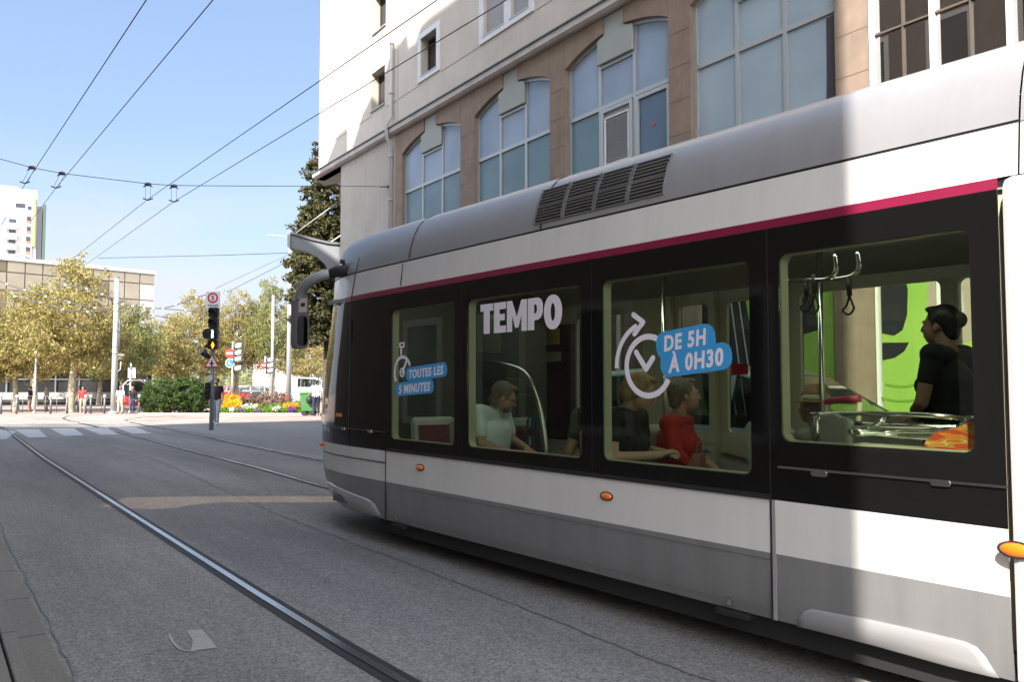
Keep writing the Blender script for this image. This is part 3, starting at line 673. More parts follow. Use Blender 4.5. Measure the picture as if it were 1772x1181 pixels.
def lofted(name, zs, tb, m, par=tram, push=0., closed_top=False):
    mb = MB(TO); rings = [hull(z, tb) for z in zs]; n = len(rings[0]); vs = []
    for z, rg in zip(zs, rings):
        for x, t in rg:
            if push:
                dx, dt = x-NC, t-6; l = math.hypot(dx, dt if t > 6.9 else 0) or 1
                x += push*dx/l; t += push*(dt if t > 6.9 else 0)/l
            vs.append((x, t, z))
    fs = [(i*n+j, i*n+j+1, (i+1)*n+j+1, (i+1)*n+j) for i in range(len(zs)-1) for j in range(n-1)]
    mb.add(vs, fs, True)
    o = mb.build(name, m, par); return o
TBK = 1.50                                            # rear end of the leading module
lofted('lower_skirt', [.24, .30, .37, .45, .52, .60], TBK, M_TG)
lofted('white_band', [.60, .75, .885], TBK, M_TW)
lofted('magenta_stripe', [2.355, 2.405], TBK, M_PINK)
TBT = TP(1757, 200)[0]
lofted('upper_band', [2.405, 2.47, 2.53, 2.58, 2.635], TBT, M_TW)
lofted('roof_fairing', [2.65, 2.70, 2.76, 2.82, 2.87, 2.92, 2.97, 3.005, 3.04, 3.065, 3.09, 3.105, 3.12, 3.13, 3.135], TBT, M_TR)
lofted('roof_groove', [2.625, 2.66], TBT, M_SEAMT, push=-.006)
# nose glazing: black from the cab seam round to the other side
def nose_part(name, zs, ta, m, push=0., far=True, tmax=None):
    mb = MB(TO); rings = []
    for z in zs:
        rg = [p for p in hull(z, ta)]; rings.append(rg)
    n = len(rings[0]); vs = [(x, t, z) for z, rg in zip(zs, rings) for x, t in rg]
    if push: 
        vv = []
        for x, t, z in vs:
            dx, dt = x-NC, max(t-7.4, 0); l = math.hypot(dx, dt); vv.append((x+push*dx/l, t+push*dt/l, z))
        vs = vv
    rng = range(n-1) if far else range(0, n//2-3)
    fs = [(i*n+j, i*n+j+1, (i+1)*n+j+1, (i+1)*n+j) for i in range(len(zs)-1) for j in rng]
    mb.add(vs, fs, True); return mb.build(name, m, tram)
nose_part('cab_shell', [.885, 1.05, 1.2, 1.45, 1.7, 1.9, 2.1, 2.25, 2.355], 6.84, M_TB)
# planar side, local frame: u = t, v = z, d measured inwards from the near skin
def near(u, v, d): return (DT+d, u, v)
def farf(u, v, d): return (DT+WT-d, u, v)
W = {}
def tx(x, n=DT): return TP(x, 700, n)[0]
W[1] = (tx(786), tx(675.5), 1.0, 2.20); W[2] = (tx(1006), tx(808), 1.0, 2.195); W[3] = (tx(1299), tx(1042), 1.005, 2.195); W[4] = (tx(1685), tx(1350.5), 1.20, 2.205)
seams = [6.845, tx(797.5), tx(1024), tx(1331), 1.50]
FN = DT+WT
def ft(x): return TP(x, 640, FN)[0]
FW = [(tx(786, FN)+.0, 7.9, 1.0, 2.25), (5.75, 6.75, 1.05, 2.25), (ft(1236), ft(1182), 1.06, 2.27), (ft(1299)-.28, ft(1265), 1.06, 2.27), (ft(1641), ft(1392), 1.27, 2.28), (1.62, ft(1655)-.05, 1.27, 2.28)]
for i in range(4):
    a, b = seams[i+1], seams[i]
    p = MB(TO); p.holed([(a+.004, .885), (b-.004, .885), (b-.004, 2.355), (a+.004, 2.355)], [rrect(W[i+1][0], W[i+1][1], W[i+1][2], W[i+1][3], .05)], near, 0, .012)
    p.build('glazing_panel', M_TB, tram)
    w0 = W[i+1]
    g = MB(TO); g.prism(rrect(w0[0]-.01, w0[1]+.01, w0[2]-.01, w0[3]+.01, .055), near, .004, .008); go = g.build('window', M_GL, tram); W[i+1] = w0+(go,)
    l = MB(TO); l.holed(rrect(w0[0]-.05, w0[1]+.05, w0[2]-.05, w0[3]+.05, .06), [rrect(w0[0]+.004, w0[1]-.004, w0[2]+.004, w0[3]-.004, .05)], near, .02, .085); l.build('window_lining', M_TCR, go)
# seams between panels, rubber line under the glazing, hatch lines
s = MB(TO)
for t in seams[:4]: s.bx(DT+.002, DT+.02, t-.006, t+.006, .885, 2.36)
s.build('vertical_seam', M_SEAMT, tram)
s = MB(TO)
for t, z0, z1 in ((6.845, .24, .885), (seams[3], .24, .885)): s.bx(DT-.0035, DT+.01, t-.005, t+.005, z0, z1)
for t in (6.3,): s.bx(DT+.03, DT+.05, t-.004, t+.004, 2.41, 2.6)
s.build('skirt_seam', M_SEAMT, tram)
s = MB(TO); s.bx(DT-.004, DT+.004, seams[3]-.028, seams[3]-.008, .25, .885); s.build('edge_strip', M_TS, tram)
s = MB(TO); s.bx(DT-.010, DT+.008, seams[3], 6.84, .885, .912); s.build('sill_rubber', M_BLK, tram)
s = MB(TO); s.bx(DT-.010, DT+.004, 1.50, 2.62, 1.058, 1.070); s.build('hatch_trim', M_INOX, tram)
mb = MB(TO)
def latch(t, z):
    l = MB(TO); l.prism(rrect(t-.045, t+.045, z-.016, z+.014, .012), near, -.014, .004); l.build('latch', M_INOX, tram, bevel=.003)
latch(TP(1419, 821)[0], TP(1419, 820)[1]-.0); latch(TP(1629, 836)[0], TP(1629, 836)[1])
for z in (.565, .30): 
    s = MB(TO); s.bx(DT-.0015, DT+.004, seams[3]+.01, 6.83, z-.0015, z+.0015); s.build('press_line', mat('press_line', (.12, .12, .12), .6), tram)
# front bonnet details
mb = MB(TO)
def onhull(z, tq, push=.004):
    rg = hull(z, TBK); best = None
    for i in range(len(rg)//2):
        a, b = rg[i], rg[i+1]
        if a[1] <= tq <= b[1]: s_ = (tq-a[1])/(b[1]-a[1]+1e-9); best = (a[0]+(b[0]-a[0])*s_, tq)
    best = best or rg[len(rg)//2]
    return best
def surfline(name, pts, r, m, k=6, par=tram):
    mb = MB(TO); P = []
    for t, z in pts: x, tt = onhull(z, t); P.append((x-.002, tt, z))
    mb.tube(P, r, k); return mb.build(name, m, par)
surfline('cab_seam', [(7.62-.05*max(0, z-2.3)/.3, z) for z in [.9, 1.2, 1.5, 1.9, 2.2, 2.4, 2.6, 2.7, 2.8]], .006, M_SEAMT)
surfline('hatch_line', [(6.85+.15*i, 1.06) for i in range(11)], .006, M_SEAMT)
surfline('bonnet_seam', [(6.85+.15*i, .775) for i in range(12)], .006, M_SEAMT)
surfline('roof_seam', [(6.60+.0*z, z) for z in [2.42, 2.52, 2.62]], .006, M_SEAMT)
surfline('fairing_seam', [(6.5, z) for z in [2.66, 2.72, 2.78, 2.84, 2.9, 2.96, 3.01, 3.05, 3.09]], .006, M_SEAMT)
t93 = TP(930, 350)[0]
surfline('fairing_seam', [(t93, z) for z in [2.65, 2.72, 2.78, 2.84, 2.9, 2.96, 3.01, 3.05, 3.09]], .007, M_SEAMT)
for tt in (7.15, 7.75):
    x, t = onhull(1.06, tt); l = MB(TO); l.box((x-.004, t, 1.055), (.02, .08, .028)); l.build('latch', M_INOX, tram, bevel=.003)
def lamp_on(x, t, z, a=.05, b=.024):
    l = MB(TO); l.ell((x, t, z), (.022, a, b)); l.build('side_marker', M_ORG, tram)
    l = MB(TO); l.tube([(x+.004, t, z), (x-.004, t, z)], 1, 24); 
    l.v = [Vector((v.x, (v.y-(t-TO[1]))*(a+.008)+(t-TO[1]), (v.z-z)*(b+.007)+z)) for v in l.v]; l.build('marker_bezel', M_BLK, tram)
for px in ((727.5, 810), (1050, 859.5)): t, z = TP(*px); lamp_on(DT-.002, t, z, .052 if px[0] > 900 else .06, .024)
x, t = onhull(1.19, 7.86); l = MB(TO); l.box((x-.006, t, 1.19), (.03, .09, .035), rz=.12); l.build('side_marker', M_ORG, tram, bevel=.006)
x, t = onhull(.83, 8.55); l = MB(TO); l.box((x-.004, t, .84), (.03, .07, .035), rz=.5); l.build('side_marker', M_ORG, tram, bevel=.006)
# swollen wheel covers low on the skirt
def cover(name, pts, bulge, push=.0):
    """polygon (t,z) over the skirt, domed"""
    n = len(pts); ct = sum(p[0] for p in pts)/n; cz = sum(p[1] for p in pts)/n; mb = MB(TO); vs = []; 
    for k, s_ in ((0, 1.0), (1, .97), (2, .90), (3, .0)):
        for t, z in pts:
            tt = ct+(t-ct)*s_; zz = cz+(z-cz)*s_; x, t2 = onhull(max(zz, .24), tt); vs.append((x-(0, .7, 1, 1)[k]*bulge-.001, t2, zz))
    fs = [(k*n+j, k*n+(j+1) % n, (k+1)*n+(j+1) % n, (k+1)*n+j) for k in range(3) for j in range(n)]
    mb.add(vs, fs, True); return mb.build(name, M_TS, tram)
def arcpts(px): return [TP(*p) for p in px]
cp = arcpts([(1372, 1086), (1378, 1070), (1388, 1059), (1402, 1055), (1440, 1062), (1500, 1073), (1560, 1086), (1620, 1100), (1668, 1112), (1688, 1122), (1702, 1138), (1714, 1160), (1724, 1178), (1640, 1158), (1520, 1124), (1440, 1103)])
cover('wheel_cover', cp, .022)
cp = [(8.42, .27), (8.46, .40), (8.40, .455), (8.2, .46), (7.6, .425), (7.2, .40), (7.08, .37), (7.0, .30), (6.98, .255), (7.5, .25), (8.1, .255)]
cover('wheel_cover', cp, .02)
# roof vent grille, two rows of three slotted panes
gz0, gz1 = 2.70, 2.965
ga = [TP(x, 330)[0] for x in (932, 978, 986, 1034, 1040, 1090, 1098, 1157)]
gt = [(onp(x, 330, DT+.08, TH_T)[0]) for x in (933, 979, 983, 1033, 1037, 1091, 1095, 1156)]
g = MB(TO); gs = MB(TO)
def rofx(z): return DT+prof_at(z)[1]
for k in range(4):
    a, b = gt[2*k+1], gt[2*k]
    for (z0, z1) in ((gz0, 2.82), (2.835, gz1)):
        za = [z0+(z1-z0)*i/6 for i in range(7)]
        for i in range(6): g.add([(rofx(za[i])-.003, a, za[i]), (rofx(za[i])-.003, b, za[i]), (rofx(za[i+1])-.003, b, za[i+1]), (rofx(za[i+1])-.003, a, za[i+1])], [(0, 1, 2, 3)], False)
        for i in range(1, 5):
            z = z0+(z1-z0)*i/5; gs.box((rofx(z)-.007, (a+b)/2, z), (.008, b-a+.004, .006))
        for z in (z0, z1): gs.box((rofx(z)-.006, (a+b)/2, z), (.008, b-a+.01, .007))
    for e in (a, b):
        for i in range(8): z = gz0+(gz1-gz0)*(i+.5)/8; gs.box((rofx(z)-.007, e, z), (.012, .008, (gz1-gz0)/8+.012))
vo = g.build('vent', mat('vent_dark', (.03, .028, .028), .7), tram); gs.build('slat', M_TG, vo)
# things on the roof edge
for x, y, w_, h_ in ((720, 374, .35, .05), (860, 328, .5, .05), (975, 296, .22, .10)):
    t, z = onp(x, y, DT+.5, TH_T); r_ = MB(TO); r_.box((DT+.62, t, 3.115), (.30, w_, .07)); r_.build('roof_box', [mat('roof_box_tan', (.45, .36, .28), .6)], tram, bevel=.012)
t0, t1 = onp(1000, 290, DT+.45, TH_T)[0], onp(1180, 232, DT+.45, TH_T)[0]
r_ = MB(TO); r_.bx(DT+.45, DT+1.7, t1, t0, 3.10, 3.155); r_.build('roof_cover', M_TS, tram, bevel=.02)
# next module behind, door frame and gangway
t4 = 1.475
def module2(name, z0, z1, t0, t1, m, o=0., th_=.02):
    mb = MB(TO)
    for sd in (0, 1):
        zs = [z0+(z1-z0)*i/6 for i in range(7)]
        for i in range(6):
            oa, ob_ = prof_at(zs[i])[1]+o, prof_at(zs[i+1])[1]+o
            xa, xb = (DT+oa, DT+ob_) if sd == 0 else (FN-oa, FN-ob_)
            mb.add([(xa, t0, zs[i]), (xa, t1, zs[i]), (xb, t1, zs[i+1]), (xb, t0, zs[i+1])], [(0, 1, 2, 3)], True)
    return mb.build(name, m, tram)
module2('lower_skirt', .24, .60, -7, t4, M_TG); module2('white_band', .60, .885, -7, .75, M_TW); module2('upper_band', 2.405, 2.635, -7, TBT-.008, M_TW)
module2('magenta_stripe', 2.355, 2.41, -7, .75, M_PINK)
mb = MB(TO); pr = [(DT+p[1], p[0]) for p in PROF if p[0] >= 2.635]; sect = pr+[(2*NC-x, z) for x, z in pr[::-1]]
n = len(sect); mb.add([(x, -7, z) for x, z in sect]+[(x, TBT-.008, z) for x, z in sect], [(i, i+1, n+i+1, n+i) for i in range(n-1)], True); mb.build('roof_fairing', M_TR, tram)
mb = MB(TO)
mb.prism([(.24, 0), (2.34, 0), (2.395, .02), (2.40, .05), (2.40, .3), (.24, .3)], lambda u, v, d: (DT-.045+v, d, u), .62, t4); mb.build('door_pillar', M_TR if False else mat('tram_pillar', (.56, .55, .56), .3, .1, coat=.3), tram, bevel=.03)
t, z = TP(1768, 954, DT-.05); lamp_on(DT-.055, t+.02, z, .065, .03)
mb = MB(TO)
for k in range(4):
    t0 = .55-k*1.9; mb.holed([(t0-1.85, .30), (t0, .30), (t0, 2.355), (t0-1.85, 2.355)], [rrect(t0-1.7, t0-.98, .6 if k % 2 == 0 else 1.0, 2.2, .06), rrect(t0-.87, t0-.15, .6 if k % 2 == 0 else 1.0, 2.2, .06)], near, -.004, .02)
    mb.holed([(t0-1.85, .30), (t0, .30), (t0, 2.355), (t0-1.85, 2.355)], [rrect(t0-1.7, t0-.98, .6 if k % 2 else 1.0, 2.2, .06), rrect(t0-.87, t0-.15, .6 if k % 2 else 1.0, 2.2, .06)], farf, -.004, .02)
mb.build('side_panel', M_TB, tram)
mb = MB(TO); mb.bx(DT+.004, DT+.008, -7, .55, .5, 2.3); mb.bx(FN-.008, FN-.004, -7, .55, .5, 2.3); mb.build('window', M_GL, tram)
# far side of the leading module
p = MB(TO); p.holed([(1.5, .885), (8.0, .885), (8.0, 2.355), (1.5, 2.355)], [rrect(w_[0], w_[1], w_[2], w_[3], .05) for w_ in FW], farf, .003, .02); p.build('glazing_panel', M_TB, tram)
for w_ in FW:
    p = MB(TO); p.bx(FN-.012, FN-.008, w_[0]-.01, w_[1]+.01, w_[2]-.01, w_[3]+.01); p.build('window', glassmat('clear_tram_glass', (.92, .95, .90), 1.45), tram)
p = MB(TO); p.holed([(1.5, .35), (8.0, .35), (8.0, 2.38), (1.5, 2.38)], [rrect(w_[0]+.01, w_[1]-.01, w_[2]+.01, w_[3]-.01, .05) for w_ in FW], farf, .03, .07); p.build('inner_wall', M_TCR, tram)
# door posts in cream round the far doorway
p = MB(TO)
for t in (FW[2][1]+.06, (FW[2][0]+FW[3][1])/2, FW[3][0]-.05, 4.12): p.bx(FN-.16, FN-.07, t-.03, t+.03, .36, 2.36)
p.build('door_post', M_TCR, tram)
# floor, ceiling, inner lining of the near side, bulkhead
p = MB(TO); p.bx(DT+.03, FN-.03, -7, 8.0, .30, .355); p.build('floor', M_FLOOR, tram)
p = MB(TO); p.prism([(DT+.04, 2.36), (DT+.5, 2.50), (NC+.7, 2.50), (FN-.04, 2.36), (FN-.04, 2.40), (NC+.7, 2.56), (DT+.5, 2.56), (DT+.04, 2.40)], lambda u, v, d: (u, d, v), -7, 8.2); p.build('ceiling', M_TCD, tram)
p = MB(TO); 
for i in (1, 2, 3, 4):
    w0 = W[i]; a = seams[i] if i < 4 else 1.5; b = seams[i-1]
    p.holed([(a, .36), (b, .36), (b, 2.40), (a, 2.40)], [rrect(w0[0]-.045, w0[1]+.045, w0[2]-.045, w0[3]+.045, .06)], near, .06, .08)
p.build('inner_wall', M_TCR, tram)
p = MB(TO)
for t in (2.4, 4.2, 6.0): p.bx(NC-.55, NC-.40, t-.7, t+.7, 2.485, 2.497)
p.build('ceiling_light', mat('light_strip', (.85, .88, .82), .4, emis=2.5), tram)
p = MB(TO); p.bx(DT+.25, FN-.25, 7.05, 7.10, .36, 2.5); p.build('cab_bulkhead', mat('bulkhead_dark', (.05, .055, .05), .25), tram)
# underframe boxes dropped low and black to deepen the shade below; wheels
p = MB(TO); p.bx(DT+.10, FN-.10, -7, 7.1, .11, .30); p.bx(DT+.45, FN-.45, 7.1, 8.1, .13, .30); p.bx(DT+.5, FN-.5, 3.2, 6.3, .12, .22); p.build('underframe', M_UND, tram)
for t in (1.15, 2.95, 7.2):
    for x in (DT+.49, FN-.49):
        p = MB(TO); p.cyl((x-.05, t, .275), (x+.05, t, .275), .27, k=32); p.cyl((x-.09, t, .275), (x-.05, t, .275), .20, .17, k=24); p.build('wheel', mat('wheel_steel', (.16, .12, .09), .5, .6, var=.2, vscale=9), tram, bevel=.01)
for px in (684, 1262):
    t = TP(px, 1060)[0]; p = MB(TO); p.box((DT+.08, t, .215), (.14, .22, .035)); p.build('jacking_bracket', M_UND, tram, bevel=.005)
    p = MB(TO); p.box((DT+.018, t+.01, .285), (.012, .03, .045)); p.box((DT+.010, t+.01, .285), (.006, .018, .014)); p.build('bolt_plate', M_INOX, tram)
# wing mirror on its arm
p = MB(TO); z0 = 2.48
x, t = onhull(2.45, 8.05)
q0 = onp(583, 470, DT+.02, TH_T); q1 = onp(566, 476, DT-.05, TH_T); p.tube([(DT+.10, q0[0]-.12, q0[1]), (DT+.02, q0[0], q0[1]), (DT-.05, q1[0], q1[1])], .085, 14, rs=[.062, .062, .05]); p.build('mirror_socket', M_BLK, tram, bevel=.01)
def at_t(px, py, n): 
    tt, z = onp(px, py, n, TH_T); return Vector((n, tt, z))
nm = DT-.22
path = [at_t(px, py, n) for px, py, n in ((579, 470, DT+.02), (566, 475, DT-.06), (550, 480, DT-.14), (534, 489, DT-.2), (523, 502, nm), (519, 516, nm))]
p = MB(TO); p.tube(dense(path, 5), .05, 12, rs=[.046+.014*i/25 for i in range(26)]); arm = p.build('mirror_arm', M_TR, tram)
c = at_t(519, 556, nm); p = MB(TO)
p.prism(rrect(-.085, .085, -.30, .27, .07, 6), lambda u, v, d: (c.x+u*.55, c.y-u*.84+d, c.z+v), -.06, .06); mh = p.build('mirror', mat('mirror_shell', (.13, .13, .135), .35, coat=.3), tram, bevel=.02)
p = MB(TO); p.prism(rrect(-.062, .062, -.27, .05, .05, 5), lambda u, v, d: (c.x+u*.55-.0, c.y-u*.84+d, c.z+v), -.066, -.062); p.build('mirror_glass', mat('mirror_silver', (.10, .11, .12), .02, 1.0), mh)
p = MB(TO); p.prism(rrect(-.05, .05, .09, .24, .01, 2), lambda u, v, d: (c.x+u*.55, c.y-u*.84+d, c.z+v), -.068, -.062); p.build('mirror_plate', mat('mirror_plate', (.45, .38, .32), .5), mh)
p = MB(TO); p.prism([(-.025, .15), (.025, .15), (.025, .19), (-.025, .19)], lambda u, v, d: (c.x+u*.55, c.y-u*.84+d, c.z+v), -.071, -.0685); p.build('camera_eye', M_BLK, mh)
x, t = onhull(2.72, 7.9); p = MB(TO); p.cyl((x-.02, t, 2.76), (x+.05, t, 2.76), .028, k=12); p.box((x-.03, t, 2.80), (.04, .05, .04)); p.build('horn', M_BLK, tram, bevel=.006)
# ------------------------------------------------ stickers on the windows
def sk(u, v, d): return (DT+.003-d, u, v)           # just outside the pane, reading towards -t
class Flip:
    pass
def fl(t0): return lambda u, v, d: (DT+.0035-d, t0-u, v)
M_STK = mat('sticker_white', (.72, .68, .74), .5); M_STB = mat('sticker_blue', (.04, .30, .62), .5)
tt0, z0 = TP(831, 579); tt1, _ = TP(972, 569); _, z1 = TP(831, 528)
Wt, Ht = tt0-tt1, z1-z0
LT = {'T': (.17, [(0, 1), (0, .76), (.27, .76), (.27, 0), (.73, 0), (.73, .76), (1, .76), (1, 1)], []),
      'E': (.155, [(0, 0), (1, 0), (1, .23), (.46, .23), (.46, .40), (.9, .40), (.9, .61), (.46, .61), (.46, .77), (1, .77), (1, 1), (0, 1)], []),
      'M': (.245, [(0, 0), (.26, 0), (.26, .55), (.42, .12), (.58, .12), (.74, .55), (.74, 0), (1, 0), (1, 1), (.74, 1), (.5, .45), (.26, 1), (0, 1)], []),
      'P': (.175, [(0, 0), (.42, 0), (.42, .30), (.7, .31), (.9, .40), (1, .55), (1, .78), (.9, .93), (.7, 1), (0, 1)], [[(.42, .50), (.56, .52), (.62, .60), (.62, .72), (.56, .79), (.42, .80)]]),
      'O': (.20, [(.5+.5*math.cos(2*math.pi*i/28)*(abs(math.cos(2*math.pi*i/28))**-.12 if abs(math.cos(2*math.pi*i/28)) > .05 else 1), .5+.53*math.sin(2*math.pi*i/28)) for i in range(28)], [[(.5+.13*math.cos(2*math.pi*i/20), .5+.27*math.sin(2*math.pi*i/20)) for i in range(20)]])}
u = 0
for ch_ in 'TEMPO':
    wl, ou, hs = LT[ch_]; p = MB(TO); sc_ = lambda q: (u+q[0]*wl*Wt, z0+q[1]*Ht)
    p.holed([sc_(q) for q in ou], [[sc_(q) for q in h_] for h_ in hs], fl(tt0), 0, .002); p.build('lettering', M_STK, W[2][4]); u += (wl+.0138)*Wt
def pill(xa, ya, xb, yb, hpx, txt, txh, win, wtxt, d=0., up=0.):
    a = TP(xa, ya); b = TP(xb, yb); u0 = a[0]; L_ = a[0]-b[0]; rot = math.atan2(b[1]-a[1], L_); hh = hpx
    c, s_ = math.cos(rot), math.sin(rot); Lc = math.hypot(L_, b[1]-a[1])
    base = rrect(0, Lc, -hh/2, hh/2, hh*.42, 6)
    f = fl(a[0])
    p = MB(TO); p.prism([(x*c-y*s_, x*s_+y*c+a[1]) for x, y in base], f, -.001+d, .0005+d); so = p.build('sticker', M_STB, win)
    tx0 = (Lc-wtxt)/2; ux, uy = tx0*c+txh/2*s_, tx0*s_-txh/2*c
    p = MB(TO); text_mb(p, txt, txh, f, ux, uy+a[1]+up, w=wtxt, rot=rot, shear=.18, bold=.034, depth=(.001+d, .002+d)); return so, p.build('lettering', M_STK, win)
dz = lambda px, y0, y1: abs(TP(px, y0)[1]-TP(px, y1)[1])
pill(1135, 601, 1237, 583, dz(1186, 567, 617), 'DE 5H', dz(1186, 575, 602), W[3][4], (TP(1147, 600)[0]-TP(1222, 590)[0]), up=.014)
pill(1143, 633, 1266, 614, dz(1200, 601, 647), 'À 0H30', dz(1200, 610, 639), W[3][4], (TP(1154, 630)[0]-TP(1251, 615)[0]), d=.002)
pill(702, 649, 773, 639, dz(737, 632, 657), 'TOUTES LES', dz(737, 639, 654), W[1][4], (TP(708, 648)[0]-TP(768, 640)[0]))
pill(685, 675, 750, 668, dz(717, 660, 684), '5 MINUTES', dz(717, 665, 680), W[1][4], (TP(690, 674)[0]-TP(745, 668)[0]), d=.002)
def ring(mb, f, cu, cz, r, wd, a0, a1, n=40, d0=0, d1=.0015):
    if a1-a0 >= 359.9:
        mb.holed([(cu+(r+wd/2)*math.cos(2*math.pi*i/n), cz+(r+wd/2)*math.sin(2*math.pi*i/n)) for i in range(n)], [[(cu+(r-wd/2)*math.cos(2*math.pi*i/n), cz+(r-wd/2)*math.sin(2*math.pi*i/n)) for i in range(n)]], f, d0, d1); return
    A = [R(a0+(a1-a0)*i/n) for i in range(n+1)]
    mb.prism([(cu+(r+wd/2)*math.cos(a), cz+(r+wd/2)*math.sin(a)) for a in A]+[(cu+(r-wd/2)*math.cos(a), cz+(r-wd/2)*math.sin(a)) for a in A[::-1]], f, d0, d1)
def bar(mb, f, p0, p1, wd, d0=0, d1=.0015):
    dx, dy = p1[0]-p0[0], p1[1]-p0[1]; l = math.hypot(dx, dy); nx, ny = -dy/l*wd/2, dx/l*wd/2; a = math.atan2(dy, dx)
    pts = [(p1[0]+wd/2*math.cos(a+R(q)), p1[1]+wd/2*math.sin(a+R(q))) for q in (-90, -45, 0, 45, 90)]+[(p0[0]+wd/2*math.cos(a+R(q)), p0[1]+wd/2*math.sin(a+R(q))) for q in (90, 135, 180, 225, 270)]
    mb.prism(pts, f, d0, d1)
f0 = fl(0)
c1 = TP(1121, 634); r1 = .185; p = MB(TO)
cu, cz = -c1[0], c1[1]
ring(p, f0, cu, cz, r1, .036, 66, 333, 48)
bar(p, f0, (cu-.10, cz+.09), (cu-.015, cz-.02), .036, .0018, .003); bar(p, f0, (cu-.015, cz-.02), (cu+.045, cz+.05), .036, .0036, .005)
ring(p, f0, cu, cz+.0, .275, .032, 110, 182, 30)
ah = (cu+.275*math.cos(R(104)), cz+.275*math.sin(R(104)))
bar(p, f0, (ah[0]-.055, ah[1]+.065), (ah[0]+.03, ah[1]+.01), .034, .0018, .003); bar(p, f0, (ah[0]+.03, ah[1]+.01), (ah[0]-.045, ah[1]-.06), .034, .0036, .005)
p.build('clock_sign', M_STK, W[3][4])
c2 = TP(696, 645); cu, cz = -c2[0], c2[1]; p = MB(TO); rr = .142
ring(p, f0, cu, cz, rr, .03, 25, 215, 36); bar(p, f0, (cu, cz), (cu+.07, cz+.10), .028, .0018, .003); ring(p, f0, cu, cz, .035, .02, 0, 360, 16, .0036, .005)
bar(p, f0, (cu-.025, cz+rr+.03), (cu-.025, cz+rr+.075), .03, .0018, .003); p.holed(rrect(cu-.06, cu+.03, cz+rr+.085, cz+rr+.135, .008, 2), [rrect(cu-.04, cu+.01, cz+rr+.10, cz+rr+.12, .004, 2)], f0, 0, .0015)
p.build('stopwatch_sign', M_STK, W[1][4])
# ------------------------------------------------ interior fittings
M_SEAT = mat('seat_grey_shell', (.48, .49, .45), .4); M_UPH = mat('seat_plum', (.14, .025, .05), .8, var=.2, vscale=40); M_UPG = mat('seat_grey_cloth', (.20, .21, .22), .85, var=.15, vscale=40); M_RED = mat('seat_red', (.35, .01, .02), .6)
SD = -.12
def seat(n, t, facing, cloth=M_UPH):               # facing -1: towards the rear, +1 forward; back at t
    f = facing; s_ = MB(TO)
    so = None
    b = MB(TO); b.prism([(0, .70), (f*.06, .72), (-f*.02, 1.30), (-f*.06, 1.33), (-f*.10, 1.28), (-f*.05, .70)], lambda u, v, d: (n+d, t+u, v+SD if v > .4 else v), -.22, .22); so = b.build('seat', M_SEAT, tram, bevel=.018)
    b = MB(TO); b.prism([(f*.055, .76), (f*.085, .77), (f*.02, 1.25), (-f*.01, 1.25)], lambda u, v, d: (n+d, t+u, v+SD if v > .4 else v), -.19, .19); b.build('backrest', cloth, so, bevel=.012)
    b = MB(TO); b.prism([(0, .70), (0, .76), (f*.10, .80), (f*.44, .81), (f*.46, .77), (f*.42, .70)], lambda u, v, d: (n+d, t+u, v+SD if v > .4 else v), -.21, .21); b.build('cushion', cloth, so, bevel=.015)
    b = MB(TO); b.prism([(f*.06, .355), (f*.38, .355), (f*.36, .70), (f*.10, .70)], lambda u, v, d: (n+d, t+u, v+SD if v > .4 else v), -.12, .12); b.build('seat_base', M_TCD, so)
    return so
SN = DT+.36
tm = onp(835, 730, SN, TH_T)[0]; twm = onp(1070, 740, SN, TH_T)[0]
tdd = onp(1036, 740, SN, TH_T)[0]; seat(SN, tm+.10, -1); seat(SN+.46, tm+.10, -1); seat(SN, tdd-.06, 1, M_RED); seat(SN+.46, tdd-.06, 1, M_RED)
seat(SN, twm+.08, -1); seat(SN+.46, twm+.08, -1, M_UPG); seat(SN, 6.55, -1); seat(SN+.46, 6.55, -1); seat(FN-.4, 3.3, 1, M_UPG); seat(FN-.4, 4.05, -1, M_UPG)
seat(NC-.1, onp(1365, 740, NC, TH_T)[0], -1, M_UPG)
def tubeT(name, pts, r, m=M_INOX, par=tram, sm=4): p = MB(TO); p.tube(dense([Vector(q) for q in pts], sm) if sm > 1 else pts, r, 10); return p.build(name, m, par)
def T3(x, y, n): t, z = onp(x, y, n, TH_T); return (n, t, z)
ns = DT+.75
tubeT('handrail', [T3(812, 627, ns), T3(850, 628, ns), T3(885, 634, ns), T3(908, 645, ns), T3(922, 668, ns), T3(935, 710, ns), T3(943, 760, ns), T3(946, 800, ns)], .02)
for yy in (655, 668, 682): tubeT('handrail', [T3(815, yy, ns+.02), T3(905 if yy < 660 else 918, yy+1, ns+.02)], .008, sm=1)
p = MB(TO); p.prism([(T3(x, y, ns)[1], T3(x, y, ns)[2]) for x, y in ((815, 632), (850, 633), (883, 639), (903, 650), (917, 672), (930, 714), (940, 775), (815, 775))], lambda u, v, d: (ns+.0+d, u, v), -.004, .004); p.build('partition_glass', glassmat('partition_glass', (.75, .85, .78)), tram)
p = MB(TO)
for yy in (733, 765):
    c = T3(916, yy, ns-.02); p.m = 0; p.tube([(ns-.006, c[1], c[2]), (ns-.012, c[1], c[2])], .055, 24); p.m = 1; p.tube([(ns-.012, c[1], c[2]-.025), (ns-.015, c[1], c[2]+.012)], .008, 6); p.ell((ns-.015, c[1], c[2]+.028), (.003, .012, .012), k=8, h=6)
    p.tube([(ns-.014, c[1]+.01, c[2]-.03), (ns-.014, c[1]-.012, c[2]-.005)], .006, 6)
p.build('pictogram_sticker', [mat('pictogram_blue', (.01, .12, .28), .5), mat('pictogram_white', (.5, .55, .55), .5)], tram)
